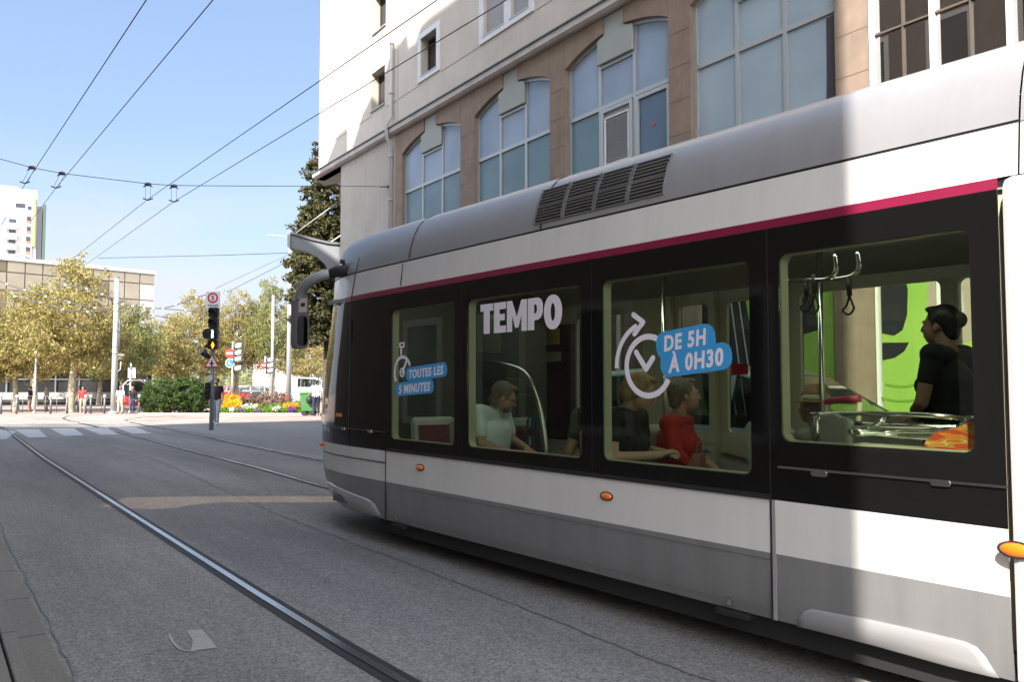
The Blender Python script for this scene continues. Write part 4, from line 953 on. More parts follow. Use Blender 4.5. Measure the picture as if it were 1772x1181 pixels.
# partition and notices behind the seated man
nf = FN-.11
def panel(px, n, m, name='notice'):
    p = MB(TO); p.prism([(onp(x, y, n, TH_T)) for x, y in px], lambda u, v, d: (n+d, u, v), -.005, .005); return p.build(name, m, tram)
panel([(826, 545), (866, 545), (866, 612), (826, 610)], NC-.1, mat('notice_dark', (.12, .14, .11), .5))
panel([(880, 568), (912, 566), (912, 584), (880, 586)], nf, mat('notice_cream', (.55, .50, .34), .6)); panel([(926, 572), (968, 568), (968, 596), (926, 598)], nf, mat('notice_yellow', (.52, .36, .10), .6)); panel([(945, 610), (970, 609), (970, 625), (945, 627)], nf, mat('notice_grey', (.35, .35, .28), .6))
panel([(1040, 655), (1298, 655), (1298, 700), (1040, 700)], FN+.0, M_TB, 'door_rail') if False else None
p = MB(TO); p.prism([onp(x, y, nf+.02, TH_T) for x, y in ((1268, 630), (1297, 630), (1297, 648), (1268, 650))], lambda u, v, d: (nf+d, u, v), -.004, .002); p.build('notice', M_RED, tram)
for t in (tm-.62, 3.0, 4.35): tubeT('grab_pole', [(NC-.15, t, .36), (NC-.15, t, 2.5)], .018, sm=1)
# window four: straps, low rails, shelf
for nn, pts in ((NC-.35, ((1445, 440), (1447, 468), (1432, 483), (1400, 485), (1362, 486))), (NC-.35, ((1484, 436), (1487, 462), (1474, 478), (1440, 484)))):
    tubeT('handrail', [T3(x, y, nn) for x, y in pts], .015)
def strap(x, y0, y1):
    n = NC-.35; a = T3(x, y0, n); b = T3(x+2, (y0+y1)/2, n); c = T3(x, y1, n)
    tubeT('strap', [a, (b[0], b[1], b[2]), ], .016, M_BLK, sm=1)
    w_ = .035; tubeT('strap_loop', [b, (b[0], b[1]+w_*.6, (b[2]+c[2])/2), (c[0], c[1]+w_, c[2]+.03), (c[0], c[1], c[2]), (c[0], c[1]-w_, c[2]+.03), (b[0], b[1]-w_*.6, (b[2]+c[2])/2), b], .007, M_BLK)
strap(1394, 488, 540); strap(1408, 475, 543); strap(1468, 480, 545)
n1_, n2_ = DT+.35, DT+.75
for pts in ([(1402, 718), (1500, 716), (1600, 719), (1683, 725)], [(1405, 722), (1470, 732), (1560, 738), (1684, 740)], [(1470, 748), (1500, 742), (1524, 730), (1535, 722)], [(1480, 752), (1560, 748), (1640, 748), (1664, 735), (1676, 724)], [(1475, 745), (1560, 756), (1630, 757), (1660, 745)]):
    tubeT('low_rail', [T3(x, y, n1_+.12*(i % 2)) for i, (x, y) in enumerate(pts)], .013)
tubeT('low_rail', [T3(1415, 722, n1_), T3(1412, 775, n1_)], .02, sm=1); tubeT('low_rail', [T3(1432, 697, n2_), T3(1436, 760, n2_)], .018, M_TCR, sm=1); tubeT('low_rail', [T3(1488, 697, n2_), T3(1484, 750, n2_)], .016, M_TCR, sm=1)
tubeT('seat_handle', [T3(1430, 699, n2_), T3(1440, 694, n2_), T3(1488, 690, n2_)], .022, mat('handle_rose', (.4, .04, .08), .5), sm=2)
p = MB(TO); p.prism([T3(x, y, DT+.12)[1:] for x, y in ((1360, 724), (1400, 718), (1430, 730), (1428, 790), (1355, 785))], lambda u, v, d: (DT+.35+d, u, v), 0, .06); p.build('side_shield', mat('shield_grey', (.24, .26, .26), .35), tram, bevel=.02)
p = MB(TO); p.bx(DT+.09, DT+.55, 1.62, 2.45, 1.10, 1.18); p.build('wheel_box_shelf', mat('shelf_pale', (.62, .62, .54), .4), tram, bevel=.015)
bagm = mat('bag_pattern', (.6, .2, .04), .8); _n = bagm.node_tree; _v = _n.nodes.new('ShaderNodeTexNoise'); _v.inputs['Scale'].default_value = 14; _v.inputs['Detail'].default_value = 1; _r = _n.nodes.new('ShaderNodeValToRGB'); _r.color_ramp.interpolation = 'CONSTANT'
for q_, c_ in ((.0, (.55, .06, .02, 1)), (.42, (.65, .22, .03, 1)), (.5, (.10, .22, .04, 1)), (.54, (.7, .4, .12, 1)), (.6, (.6, .13, .03, 1))):
    el_ = _r.color_ramp.elements.new(q_) if q_ else _r.color_ramp.elements[0]; el_.color = c_
_r.color_ramp.elements[-1].color = (.2, .3, .08, 1)
_tc = _n.nodes.new('ShaderNodeTexCoord'); _m = _n.nodes.new('ShaderNodeMapping'); _m.inputs['Scale'].default_value = (1, .45, 2); _m.inputs['Rotation'].default_value = (.5, .6, 0); _n.links.new(_tc.outputs['Object'], _m.inputs[0]); _n.links.new(_m.outputs[0], _v.inputs['Vector']); _n.links.new(_v.outputs['Fac'], _r.inputs[0]); _n.links.new(_r.outputs[0], _n.nodes['Principled BSDF'].inputs['Base Color'])
p = MB(TO); p.prism([(a, z) for a, z in ((1.64, 1.185), (1.93, 1.185), (1.96, 1.21), (1.90, 1.27), (1.82, 1.29), (1.72, 1.335), (1.64, 1.31))], lambda u, v, d: (DT+.2+d, u, v), 0, .26)
bag = p.build('patterned_bag', bagm, None, bevel=.03, loc=None)
bag.matrix_world = tram.matrix_world
bag.location = tram.location; bag.rotation_euler = tram.rotation_euler
tag(bag, 'orange and green patterned cloth bag lying on the pale shelf inside the tram', 'bag')
# ---------------------------------------------------------------- leaves
def leafmat(name, col, isl=.35, tr=.3):
    m = bpy.data.materials.new(name); m.use_nodes = True; nt = m.node_tree; N = nt.nodes; L = nt.links.new; b = N['Principled BSDF']; o = N['Material Output']
    g = N.new('ShaderNodeNewGeometry'); h = N.new('ShaderNodeHueSaturation'); h.inputs['Color'].default_value = tuple(col)+(1,)
    r = N.new('ShaderNodeMapRange'); r.inputs['To Min'].default_value = 1-isl; r.inputs['To Max'].default_value = 1+isl; L(g.outputs['Random Per Island'], r.inputs[0]); L(r.outputs[0], h.inputs['Value'])
    w = N.new('ShaderNodeTexWhiteNoise'); w.noise_dimensions = '1D'; L(g.outputs['Random Per Island'], w.inputs['W'])
    r2 = N.new('ShaderNodeMapRange'); r2.inputs['To Min'].default_value = .465; r2.inputs['To Max'].default_value = .535; L(w.outputs['Value'], r2.inputs[0]); L(r2.outputs[0], h.inputs['Hue'])
    L(h.outputs[0], b.inputs['Base Color']); b.inputs['Roughness'].default_value = .55; b.inputs['Specular IOR Level'].default_value = .3
    t = N.new('ShaderNodeBsdfTranslucent'); L(h.outputs[0], t.inputs[0]); mx = N.new('ShaderNodeMixShader'); mx.inputs[0].default_value = tr
    L(b.outputs[0], mx.inputs[1]); L(t.outputs[0], mx.inputs[2]); L(mx.outputs[0], o.inputs['Surface']); MATS[name] = m; return m
M_PLANE = leafmat('plane_leaf', (.31, .262, .092), .24); M_PLANE2 = leafmat('plane_leaf_green', (.23, .235, .08), .24); M_MAG = leafmat('dark_leaf', (.085, .082, .03), .5, .15)
M_HEDGE = leafmat('hedge_leaf', (.055, .095, .02), .45, .2); M_BARK = mat('plane_bark', (.42, .37, .26), .9, var=.45, vscale=4, bump=.3, bscale=12); M_BARK2 = mat('dark_bark', (.09, .07, .05), .9, var=.2, bump=.4, bscale=20)
def rdir(): 
    z = random.uniform(-1, 1); a = random.uniform(0, 2*math.pi); s = math.sqrt(1-z*z); return Vector((s*math.cos(a), s*math.sin(a), z))
def leaves(mb, c, rad, n, size, flat=.0):
    for _ in range(n):
        p = Vector(c)+Vector([d*r for d, r in zip(rdir(), rad)])*(random.random()**.45)
        nrm = rdir(); nrm.z = abs(nrm.z)+flat; nrm.normalize(); u = nrm.orthogonal().normalized(); u = Matrix.Rotation(random.uniform(0, 6.28), 3, nrm) @ u; v = nrm.cross(u)
        s = size*random.uniform(.6, 1.3); k = random.uniform(.55, .9)
        mb.add([p-u*s, p-v*s*k*.6+nrm*s*.15, p+u*s*.9, p+v*s*k*.6+nrm*s*.15], [(0, 1, 2, 3)], False)
def crown(name, blobs, nclump, nleaf, crad, size, m):
    mb = MB()
    tot = sum(b[1][0]*b[1][1]*b[1][2] for b in blobs)
    for c, rad in blobs:
        k = max(3, int(nclump*rad[0]*rad[1]*rad[2]/tot))
        for _ in range(k):
            d = rdir(); q = random.uniform(.55, 1.04); p = Vector(c)+Vector((d.x*rad[0], d.y*rad[1], d.z*rad[2]))*q
            cr = crad*random.uniform(.6, 1.35); leaves(mb, p, (cr, cr, cr*.6), int(nleaf*random.uniform(.6, 1.3)), size)
    me = mb.mesh(name); me.materials.append(m); return me
def trunk_mesh(h, r, hb, spread, seed, m, top=None):
    rnd = random.Random(seed); mb = MB(); top = top or h*.8
    lean = (rnd.uniform(-.15, .15), rnd.uniform(-.15, .15))
    mb.tube([(0, 0, -.05), (lean[0]*.3, lean[1]*.3, hb*.5), (lean[0], lean[1], hb), (lean[0]*1.3, lean[1], top*.75), (lean[0]*1.1, lean[1]*1.2, top)], r, 10, rs=[r*1.35, r, r*.85, r*.45, r*.12])
    for i in range(9):
        a = i*2.4+rnd.uniform(-.3, .3); z = hb+(top-hb)*(.02+.08*i); L_ = spread*rnd.uniform(.6, 1)*(1-.06*i)
        mb.tube([(lean[0], lean[1], z), (lean[0]+math.cos(a)*L_*.45, lean[1]+math.sin(a)*L_*.45, z+L_*.35), (lean[0]+math.cos(a)*L_, lean[1]+math.sin(a)*L_, z+L_*.75)], r, 6, rs=[r*.4, r*.22, r*.06])
    me = mb.mesh('trunk'); me.materials.append(m); return me
random.seed(11)
def mkplane(seed, H, Rr, m):
    random.seed(seed); bl_ = [((0, 0, H*.52), (Rr*.95, Rr*.95, H*.27))]
    for i in range(8):
        a = i*.785+random.uniform(-.3, .3); bl_.append(((math.cos(a)*Rr*.6, math.sin(a)*Rr*.6, H*random.uniform(.38, .66)), (Rr*.5, Rr*.5, H*random.uniform(.13, .2))))
    for i in range(4): bl_.append(((random.uniform(-.35, .35)*Rr, random.uniform(-.35, .35)*Rr, H*random.uniform(.74, .88)), (Rr*random.uniform(.22, .42), Rr*.35, H*.12)))
    return crown('crown', bl_, 560, 36, Rr*.17, .10, m)
PT = [(mkplane(21, 8, 3.1, M_PLANE), trunk_mesh(8, .17, 2.4, 2.2, 1, M_BARK)), (mkplane(22, 8, 3.1, M_PLANE), trunk_mesh(8, .16, 2.4, 2.2, 2, M_BARK)), (mkplane(23, 8, 3.1, M_PLANE2), trunk_mesh(8, .18, 2.4, 2.2, 3, M_BARK))]
def tree(px, Z, ytop, var, wpx, label, grp='plane trees round the square'):
    p = at(px, 700, Z); h = EYE+(HOR-ytop)/F*Z
    sx = (wpx/2)*Z/F/3.1; sz = h/8.05
    e = empty('plane_tree', (p.x, Z, 0), random.uniform(0, 6.28), label, 'tree', grp)
    for nm, me in (('crown', PT[var][0]), ('trunk', PT[var][1])):
        o = bpy.data.objects.new(nm, me); COL.objects.link(o); o.parent = e; o.scale = (sx, sx, sz) if nm == 'crown' else (max(.75, sz), max(.75, sz), sz)
    return e
TREES = [(122, 46, 418, 0, 178, 'tallest yellowing plane tree, behind the grey bollards'), (28, 47, 500, 1, 150, 'broad yellowing plane tree at the far left edge of the square'), (-60, 46, 505, 2, 160, 'greenish plane tree half cut by the left edge of the photo'),
         (212, 53, 505, 2, 130, 'greener plane tree behind the tall grey pole and the sign post'), (60, 58, 512, 0, 140, 'plane tree further back between the two leftmost crowns'), (283, 60, 540, 1, 120, 'low yellow plane tree rising behind the clipped bush'),
         (345, 64, 492, 0, 120, 'yellow plane tree behind the tram speed limit sign'), (408, 68, 498, 1, 115, 'yellow plane tree above the no entry sign and signals'), (470, 68, 463, 2, 100, 'tall loose plane tree behind the two slim tramway poles'),
         (530, 84, 565, 1, 110, 'small far plane tree under the dark evergreen'), (170, 62, 545, 1, 130, 'low plane tree seen past the tallest crown')]
for a in TREES: tree(*a)
# tall dark evergreen by the building
p = at(561, 690, 36); H = 11.9
random.seed(5); bl_ = []
for z, r in ((3.7, 1.15), (4.5, 1.55), (5.3, 1.7), (6.1, 1.75), (6.9, 1.75), (7.6, 1.55), (8.3, 1.4), (9.0, 1.2), (9.8, 1.1), (10.4, .95)): bl_.append(((random.uniform(-.1, .1), 0, z), (r, r, .62)))
bl_ += [((-.5, 0, 10.9), (.5, .5, .5)), ((-.6, 0, 11.4), (.34, .4, .6)), ((-.62, 0, 11.95), (.28, .3, .35))]
e = empty('evergreen_tree', (p.x+.1, 36, 0), 0, 'tall dark evergreen with a thin leading shoot beside the corner building', 'tree')
me = crown('crown', [(c, (r[0]*1.1, r[1]*1.1, r[2])) for c, r in bl_], 1500, 40, .25, .095, M_MAG); o = bpy.data.objects.new('crown', me); COL.objects.link(o); o.parent = e
me = trunk_mesh(11.2, .16, 2.8, 1.2, 9, M_BARK2, top=11.4); o = bpy.data.objects.new('trunk', me); COL.objects.link(o); o.parent = e
# clipped bush
random.seed(6); p = at(303, 700, 44.5); bl_ = [((-.75, 0, .85), (1.1, .9, .95)), ((.75, .1, .9), (1.15, .9, 1.0)), ((0, 0, 1.0), (1.3, 1.0, .95)), ((-1.3, -.1, .6), (.6, .6, .62)), ((1.4, 0, .62), (.55, .6, .65))]
e = empty('clipped_bush', (p.x, 44.5, 0), 0, 'large clipped green bush beside the flower bed', 'bush')
mb = MB(); 
for c, r in bl_: mb.ell((c[0], c[1], c[2]), (r[0]*.68, r[1]*.68, r[2]*.74), k=18, h=12)
mb.build('core', mat('bush_core', (.02, .03, .01), .9), e)
me = crown('foliage', bl_, 1150, 42, .17, .052, M_HEDGE); o = bpy.data.objects.new('foliage', me); COL.objects.link(o); o.parent = e
mb = MB()
for i in range(7): mb.tube([(math.cos(i)*.2, math.sin(i)*.2, 0), (math.cos(i)*.6, math.sin(i)*.5, .8)], .03, 6)
mb.build('stem', M_BARK2, e)
# flower bed: kerb, plants in coloured drifts
sheet('bed_soil', [G(378, 718, .0), G(548, 718, .0), G(548, 703), G(378, 703)], .0, mat('soil', (.10, .07, .045), .95, var=.3))
k = MB(); a = G(240, 719); b = G(560, 719.5); d = (b-a).normalized(); k.box(((a.x+b.x)/2, (a.y+b.y)/2, .05), ((b-a).length, .18, .13), rz=math.atan2(d.y, d.x)); o = k.build('bed_kerb', mat('kerb_warm', (.42, .34, .26), .8, var=.15), bevel=.01); o['kind'] = 'structure'
M_FL = {'yellow_flowers': leafmat('fl_yellow', (.75, .42, .01), .25, .2), 'orange_flowers': leafmat('fl_orange', (.7, .2, .01), .25, .2), 'red_flowers': leafmat('fl_red', (.6, .03, .02), .25, .2), 'purple_flowers': leafmat('fl_purple', (.22, .05, .3), .3, .2),
        'white_flowers': leafmat('fl_white', (.7, .65, .62), .2, .2), 'low_greenery': leafmat('fl_green', (.14, .27, .035), .4, .3), 'feather_grass': leafmat('fl_grass', (.32, .2, .15), .35, .3)}
def drift(name, spots, m, size=.04, n=26):
    mb = MB()
    for (x0, x1, Z, z0, z1, cnt) in spots:
        for _ in range(cnt):
            x = random.uniform(x0, x1); zz = Z+random.uniform(-.7, .7); p = at(x, 700, zz); leaves(mb, (p.x, zz, random.uniform(z0, z1)), (.13, .13, .09), n, size)
    o = mb.build(name, m, fix=False); o['kind'] = 'stuff'; return o
random.seed(8)
drift('low_greenery', [(378, 545, 44, .05, .28, 260), (378, 545, 46, .1, .42, 200), (378, 545, 48.5, .1, .6, 160)], M_FL['low_greenery'], .05)
drift('yellow_flowers', [(384, 416, 44.8, .30, .62, 60), (386, 414, 46, .5, .95, 60), (492, 516, 44.5, .3, .5, 40)], M_FL['yellow_flowers'])
drift('red_flowers', [(405, 432, 48, .75, 1.0, 34), (492, 500, 49, .6, .9, 10)], M_FL['red_flowers'], .035)
drift('purple_flowers', [(500, 512, 43.6, .1, .35, 24), (408, 418, 43.8, .1, .25, 14), (440, 452, 43.6, .08, .2, 14), (522, 530, 44.5, .2, .7, 18)], M_FL['purple_flowers'], .035)
drift('white_flowers', [(420, 445, 44.2, .25, .45, 24), (470, 484, 43.8, .15, .35, 18), (505, 530, 46, .6, 1.0, 26), (395, 405, 43.7, .1, .3, 8)], M_FL['white_flowers'], .035)
drift('feather_grass', [(416, 445, 47.5, .35, .95, 70), (446, 496, 47.5, .3, 1.05, 120)], M_FL['feather_grass'], .05)
drift('orange_flowers', [(495, 512, 44.6, .38, .52, 16)], M_FL['orange_flowers'], .035)
# ---------------------------------------------------------------- buildings behind the square
def facing(Z, x0, x1, rz=0): return None
M_GOLD = mat('bronze_glass_panel', (.30, .265, .20), .35, .0, spec=.5, var=.18, vscale=.25); M_GOLDF = mat('bronze_frame', (.22, .19, .15), .5)
A = at(-160, 438, 92); B = at(268, 472.5, 112)
hA = A.z; hB = B.z; zt = (hA+hB)/2
d = Vector((B.x-A.x, B.y-A.y, 0)); L_ = d.length; rz = math.atan2(d.y, d.x)
ob2 = empty('office_block', (A.x, A.y, 0), rz, 'long low office block clad in bronze glass panels behind the plane trees', 'building')
m = MB(); m.bx(0, L_, .3, 16, 0, zt); m.build('wall', mat('bronze_wall', (.2, .17, .12), .7), ob2)
m = MB(); m.bx(-.2, L_+.2, -.1, 16.2, zt, zt+.5); m.build('roof', mat('pale_parapet', (.45, .44, .42), .6), ob2)
nx = int(L_/1.9); 
m = MB(); random.seed(4)
for i in range(nx):
    for z0, z1 in ((zt-1.4, zt), (zt-3.6, zt-1.4), (zt-6.8, zt-3.6), (zt-9.5, zt-6.8)):
        m.m = 0 if random.random() < .9 else 1
        if i >= nx-2 and z1 < zt: m.m = 2 if i == nx-1 else 0
        m.bx(i*L_/nx+.07, (i+1)*L_/nx-.07, .0+random.uniform(0, .03), .2, z0+.07, z1-.07)
m.build('cladding', [M_GOLD, mat('bronze_glass_dark', (.16, .13, .08), .3), mat('pale_panel', (.5, .45, .42), .5)], ob2)
m = MB(); m.bx(0, L_, .2, .29, 3.5, zt); m.build('frame', M_GOLDF, ob2)
# dark shop fronts under the trees
A = at(-80, 700, 60); B = at(262, 700, 66); d = Vector((B.x-A.x, B.y-A.y, 0)); L_ = d.length; rz = math.atan2(d.y, d.x)
sh = empty('shop_pavilion', (A.x, A.y, 0), rz, 'low dark glazed shop pavilion with a pale sill band behind the bollards', 'building')
m = MB(); m.bx(0, L_, .5, 8, 0, 3.4); m.build('wall', mat('pavilion_dark', (.045, .05, .05), .6, var=.4, vscale=.6), sh)
m = MB(); m.bx(-.2, L_+.2, -.6, 8.2, 3.4, 3.75); m.build('roof', mat('pavilion_roof', (.16, .16, .15), .7), sh)
m = MB(); m.bx(0, L_, .0, .5, .42, .95); m.build('sill_band', mat('pale_sill', (.42, .44, .42), .7, var=.15), sh)
m = MB(); i = 0
while i*1.6 < L_: m.bx(i*1.6-.05, i*1.6+.05, .3, .5, .95, 3.4); i += 1
m.bx(0, L_, .32, .48, 1.9, 1.98); m.build('window_frame', mat('pavilion_frame', (.20, .21, .21), .5), sh)
m = MB(); m.bx(0, L_, .42, .46, .95, 3.4); m.build('glazing', mat('pavilion_glass', (.03, .035, .035), .08, spec=.7), sh)
# residential tower
Z = 230
def tw(x, y): p = at(x, y, Z); return p
CP = math.cos(math.atan(-tw(30, 600).x/Z)); e = empty('residential_tower', (tw(30, 600).x, Z, 0), math.atan(-tw(30, 600).x/Z), 'white high-rise tower with balconies and a dark green edge at the far left', 'building')
ex, k = tw(30, 600).x, Z/F
def X(x): return ((x-CX)*k-ex)*CP
def Zz(y): return EYE+(HOR-y)*k
m = MB(); m.bx(X(-60), X(56), 0, 16, 0, Zz(324)); m.bx(X(-60), X(22), 1, 14, Zz(324), Zz(320)); m.build('wall', mat('tower_white', (.75, .73, .72), .8, var=.04), e)
m = MB(); m.bx(X(56), X(66), 1.5, 16, 0, Zz(350)); m.build('side_wing', mat('tower_grey', (.48, .46, .47), .8), e)
m = MB(); m.bx(X(67), X(72.5), -.6, 16, 0, Zz(348)); m.build('edge_fin', mat('tower_green_dark', (.07, .12, .10), .6), e)
m = MB(); m.bx(X(49.5), X(53.5), -1.2, 0, Zz(425), Zz(337)); m.build('green_strip', mat('tower_lime', (.33, .38, .15), .6), e)
m = MB(); m.bx(X(0-6), X(5), -.5, 0, 0, Zz(376)); m.build('blue_panel', mat('tower_blue', (.25, .3, .38), .7), e)
M_TD = mat('tower_window', (.04, .05, .07), .15, spec=.6); M_TRD = mat('tower_red', (.45, .2, .12), .7)
for i in range(9):
    y = 371+i*18
    m = MB(); m.bx(X(38.5), X(46), -.12, .02, Zz(y+8), Zz(y)); wo = m.build('window', M_TD, e)
    m = MB(); m.bx(X(38.5), X(46.5), -.25, .02, Zz(y+12), Zz(y+8.4)); m.build('red_panel', M_TRD, wo)
    m = MB(); m.bx(X(4), X(22), -1.9, -.0, Zz(y+26), Zz(y+16)); m.build('balcony', mat('balcony_white', (.74, .68, .68), .7), e)
    m = MB(); m.bx(X(8), X(20), -.1, .02, Zz(y+15), Zz(y+7)); m.build('window', M_TD, e)
m = MB(); m.bx(X(18), X(35), -.15, .02, Zz(357), Zz(349.5)); m.bx(X(39), X(46), -.15, .02, Zz(359), Zz(353)); m.build('loggia', M_TD, e)
m = MB(); m.bx(X(46.3), X(49.3), -.4, 0, 0, Zz(350)); m.bx(X(-4), X(10), 3, 8, Zz(321), Zz(319)); m.build('service_edge', mat('tower_warm_grey', (.35, .3, .3), .8), e)  # edge strip and roof box in one even warm grey
# pale building with a hanging banner on the right
A = at(392, 700, 128); e = empty('pale_civic_building', (at(470, 700, 125).x, 125, 0), .0, 'pale pink stone building with a coloured hanging banner far beyond the flower bed', 'building')
ex = at(470, 700, 125).x; k = 125/F
def X(x): return (x-CX)*k-ex
m = MB(); m.prism([(X(438), 0), (X(640), 0), (X(640), EYE+(HOR-590)*k), (X(554), EYE+(HOR-604)*k), (X(545), EYE+(HOR-592)*k), (X(520), EYE+(HOR-600)*k), (X(438), EYE+(HOR-612)*k)], lambda u, v, d: (u, d, v), 0, 14); m.build('wall', mat('pale_pink_stone', (.62, .52, .47), .85, var=.08, vscale=.4), e)
m = MB(); 
for x in (475, 495, 512, 533): m.bx(X(x)-.12, X(x)+.12, -.2, .0, 0, EYE+(HOR-608)*k)
m.build('pilaster', M_WHITE, e)
m = MB(); m.prism([(X(541), EYE+(HOR-622)*k), (X(544), EYE+(HOR-622)*k), (X(546), EYE+(HOR-610)*k), (X(544), EYE+(HOR-603)*k), (X(541), EYE+(HOR-608)*k)], lambda u, v, d: (u, d, v), -.5, -.42); m.build('banner', mat('banner_mix', (.30, .08, .45), .7, var=.8, vscale=1.2), e)
m = MB()
for x in (546, 550, 554, 558, 562): m.bx(X(x)-.08, X(x)+.08, -3, -2.85, 0, EYE+(HOR-628)*k)
for y in (628, 641, 655): m.bx(X(545), X(575), -3.02, -2.83, EYE+(HOR-y-1)*k, EYE+(HOR-y)*k)
m.build('glass_porch', mat('porch_grey', (.5, .52, .52), .5), e)
m = MB(); m.bx(X(546), X(575), -2.8, -2.7, 0, EYE+(HOR-629)*k); m.build('porch_glass', mat('porch_pane', (.16, .2, .2), .2), e)
# distant backdrop trees as one wooded mass
random.seed(31); mb = MB()
for _ in range(420):
    x = random.uniform(-250, 640); Zd = random.uniform(150, 190); p = at(x, 690, Zd); leaves(mb, (p.x, Zd, random.uniform(.5, 6.5)), (3.2, 2, 1.8), 26, .55)
o = mb.build('distant_trees', M_PLANE2, fix=False); o['kind'] = 'stuff'
# ---------------------------------------------------------------- poles and street furniture
M_POLE = mat('pole_grey', (.42, .45, .45), .45, .2, var=.05); M_DKP = mat('dark_pole', (.13, .14, .145), .5, .2)
def pole(px, Z, ytop, r0, r1, label, name='tramway_pole', m=M_POLE, cat='pole', grp=None, lean=0):
    p = at(px, 700, Z); h = EYE+(HOR-ytop)/F*Z; e = empty(name, (p.x, Z, 0), 0, label, cat, grp)
    mb = MB(); mb.tube([(0, 0, 0), (lean*h*.5, 0, h*.5), (lean*h, 0, h)], r0, 14, rs=[r0, (r0+r1)/2, r1]); mb.build('shaft', m, e)
    mb = MB(); mb.cyl((0, 0, 0), (0, 0, .12), r0*1.5, r0*1.45, 14); mb.build('base_flange', m, e, bevel=.01)
    mb = MB(); mb.cyl((lean*h, 0, h), (lean*h, 0, h+.04), r1*1.12, r1*.9, 14); mb.build('cap', M_DKP, e)
    return e, h
e, h = pole(197, 43.8, 480, .17, .12, 'thick tapered grey tramway pole with a small bracket, left of the bush')
mb = MB(); zb = EYE+(HOR-615)/F*43.8; mb.tube([(.12, 0, zb), (.5, 0, zb+.02)], .03, 8); mb.tube([(.12, 0, zb-.3), (.3, 0, zb-.1), (.48, 0, zb)], .02, 6); mb.tube([(.14, 0, zb-.9), (.30, 0, zb-.75), (.32, 0, zb-.35)], .03, 6); mb.build('bracket', M_POLE, e)
mb = MB(); mb.tube([(.14, -.02, h-2.2), (.24, -.02, h-2.5), (.2, -.02, h-3.2), (.26, -.02, h-3.8)], .035, 6); mb.build('cable_loop', M_DKP, e)
e, h = pole(499, 56, 404, .19, .11, 'tallest pale pole carrying a street lamp, in the flower bed', 'lamp_pole')
mb = MB(); mb.tube([(0, 0, h-.25), (-.6, 0, h-.12), (-1.05, 0, h-.10)], .035, 8); mb.tube([(0, 0, h+.35), (-.5, 0, h-.13)], .012, 6); mb.build('lamp_arm', M_POLE, e)
mb = MB(); mb.cap((-1.0, 0, h-.10), .10, (-1.55, 0, h-.06), .07, 12, sq=((0, 0, 1), .6)); mb.build('lamp_head', mat('lamp_head', (.55, .55, .5), .3), e)
e, h = pole(470, 56, 511, .11, .09, 'slim pale tramway pole just left of the tall lamp pole')
mb = MB(); mb.tube([(0, 0, h-1.2), (.35, 0, h-1.25), (.4, 0, h-1.6), (.4, 0, h-3.6)], .025, 6); mb.tube([(0, 0, 3.2), (.95, 0, 3.2)], .035, 6); mb.build('bracket', M_DKP, e)
pole(60, 44.2, 606, .055, .04, 'thin grey post under the plane trees left of the bollards with caps', 'thin_post', M_POLE, 'post')
e, h = pole(225, 44.5, 629, .05, .05, 'grey post with two white plates seen edge on, right of the thick pole', 'sign_post', M_POLE, 'sign')
mb = MB(); mb.box((-.10, -.04, h-.52), (.09, .02, .58)); mb.box((.14, .04, h-.52), (.20, .02, .58)); mb.build('plate', mat('sign_white', (.78, .78, .76), .5), e, bevel=.005)
# bollards
bo = empty('bollard', (0, 0, 0)); mb = MB(); mb.cyl((0, 0, 0), (0, 0, .88), .055, .05, 14); mb.build('post', M_DKP, bo); mb = MB(); mb.ell((0, 0, .92), (.075, .075, .075)); mb.build('cap', mat('cap_white', (.8, .8, .78), .5), bo)
BL = [(2, 43.0), (29, 43.0), (88, 43.3), (116, 43.5), (157, 43.8), (181, 43.8), (241, 44.0), (148, 43.6)]
LB = ['leftmost grey bollard at the edge of the photo', 'grey bollard with white cap in front of the leftmost tree trunk', 'grey bollard between the thin post and the pale tree trunk', 'grey bollard with white cap just left of the pale trunk', 'grey bollard with white cap right of the pale trunk', 'grey bollard just left of the thick tramway pole', 'grey bollard against the left end of the clipped bush', 'shorter twin bollard beside the one right of the pale trunk']
for i, (x, Z) in enumerate(BL):
    o = bo if i == 0 else copy_tree(bo); p = at(x, 700, Z); o.location = (p.x, Z, 0); o.scale = (1, 1, 1.0 if i else 1.05); tag(o, LB[i], 'bollard', 'bollards along the square')
# rail fence between bollards
mb = MB()
p0 = at(-20, 700, 44.6); p1 = at(195, 700, 45.4)
for z in (.35, .62, .9): mb.tube([(p0.x, 44.6, z), (p1.x, 45.4, z)], .018, 6)
for i in range(12):
    s_ = i/11; mb.tube([(p0.x+(p1.x-p0.x)*s_, 44.6+.8*s_, 0), (p0.x+(p1.x-p0.x)*s_, 44.6+.8*s_, .92)], .02, 6)
tag(mb.build('railing', M_DKP), 'low dark metal railing behind the row of bollards', 'railing')
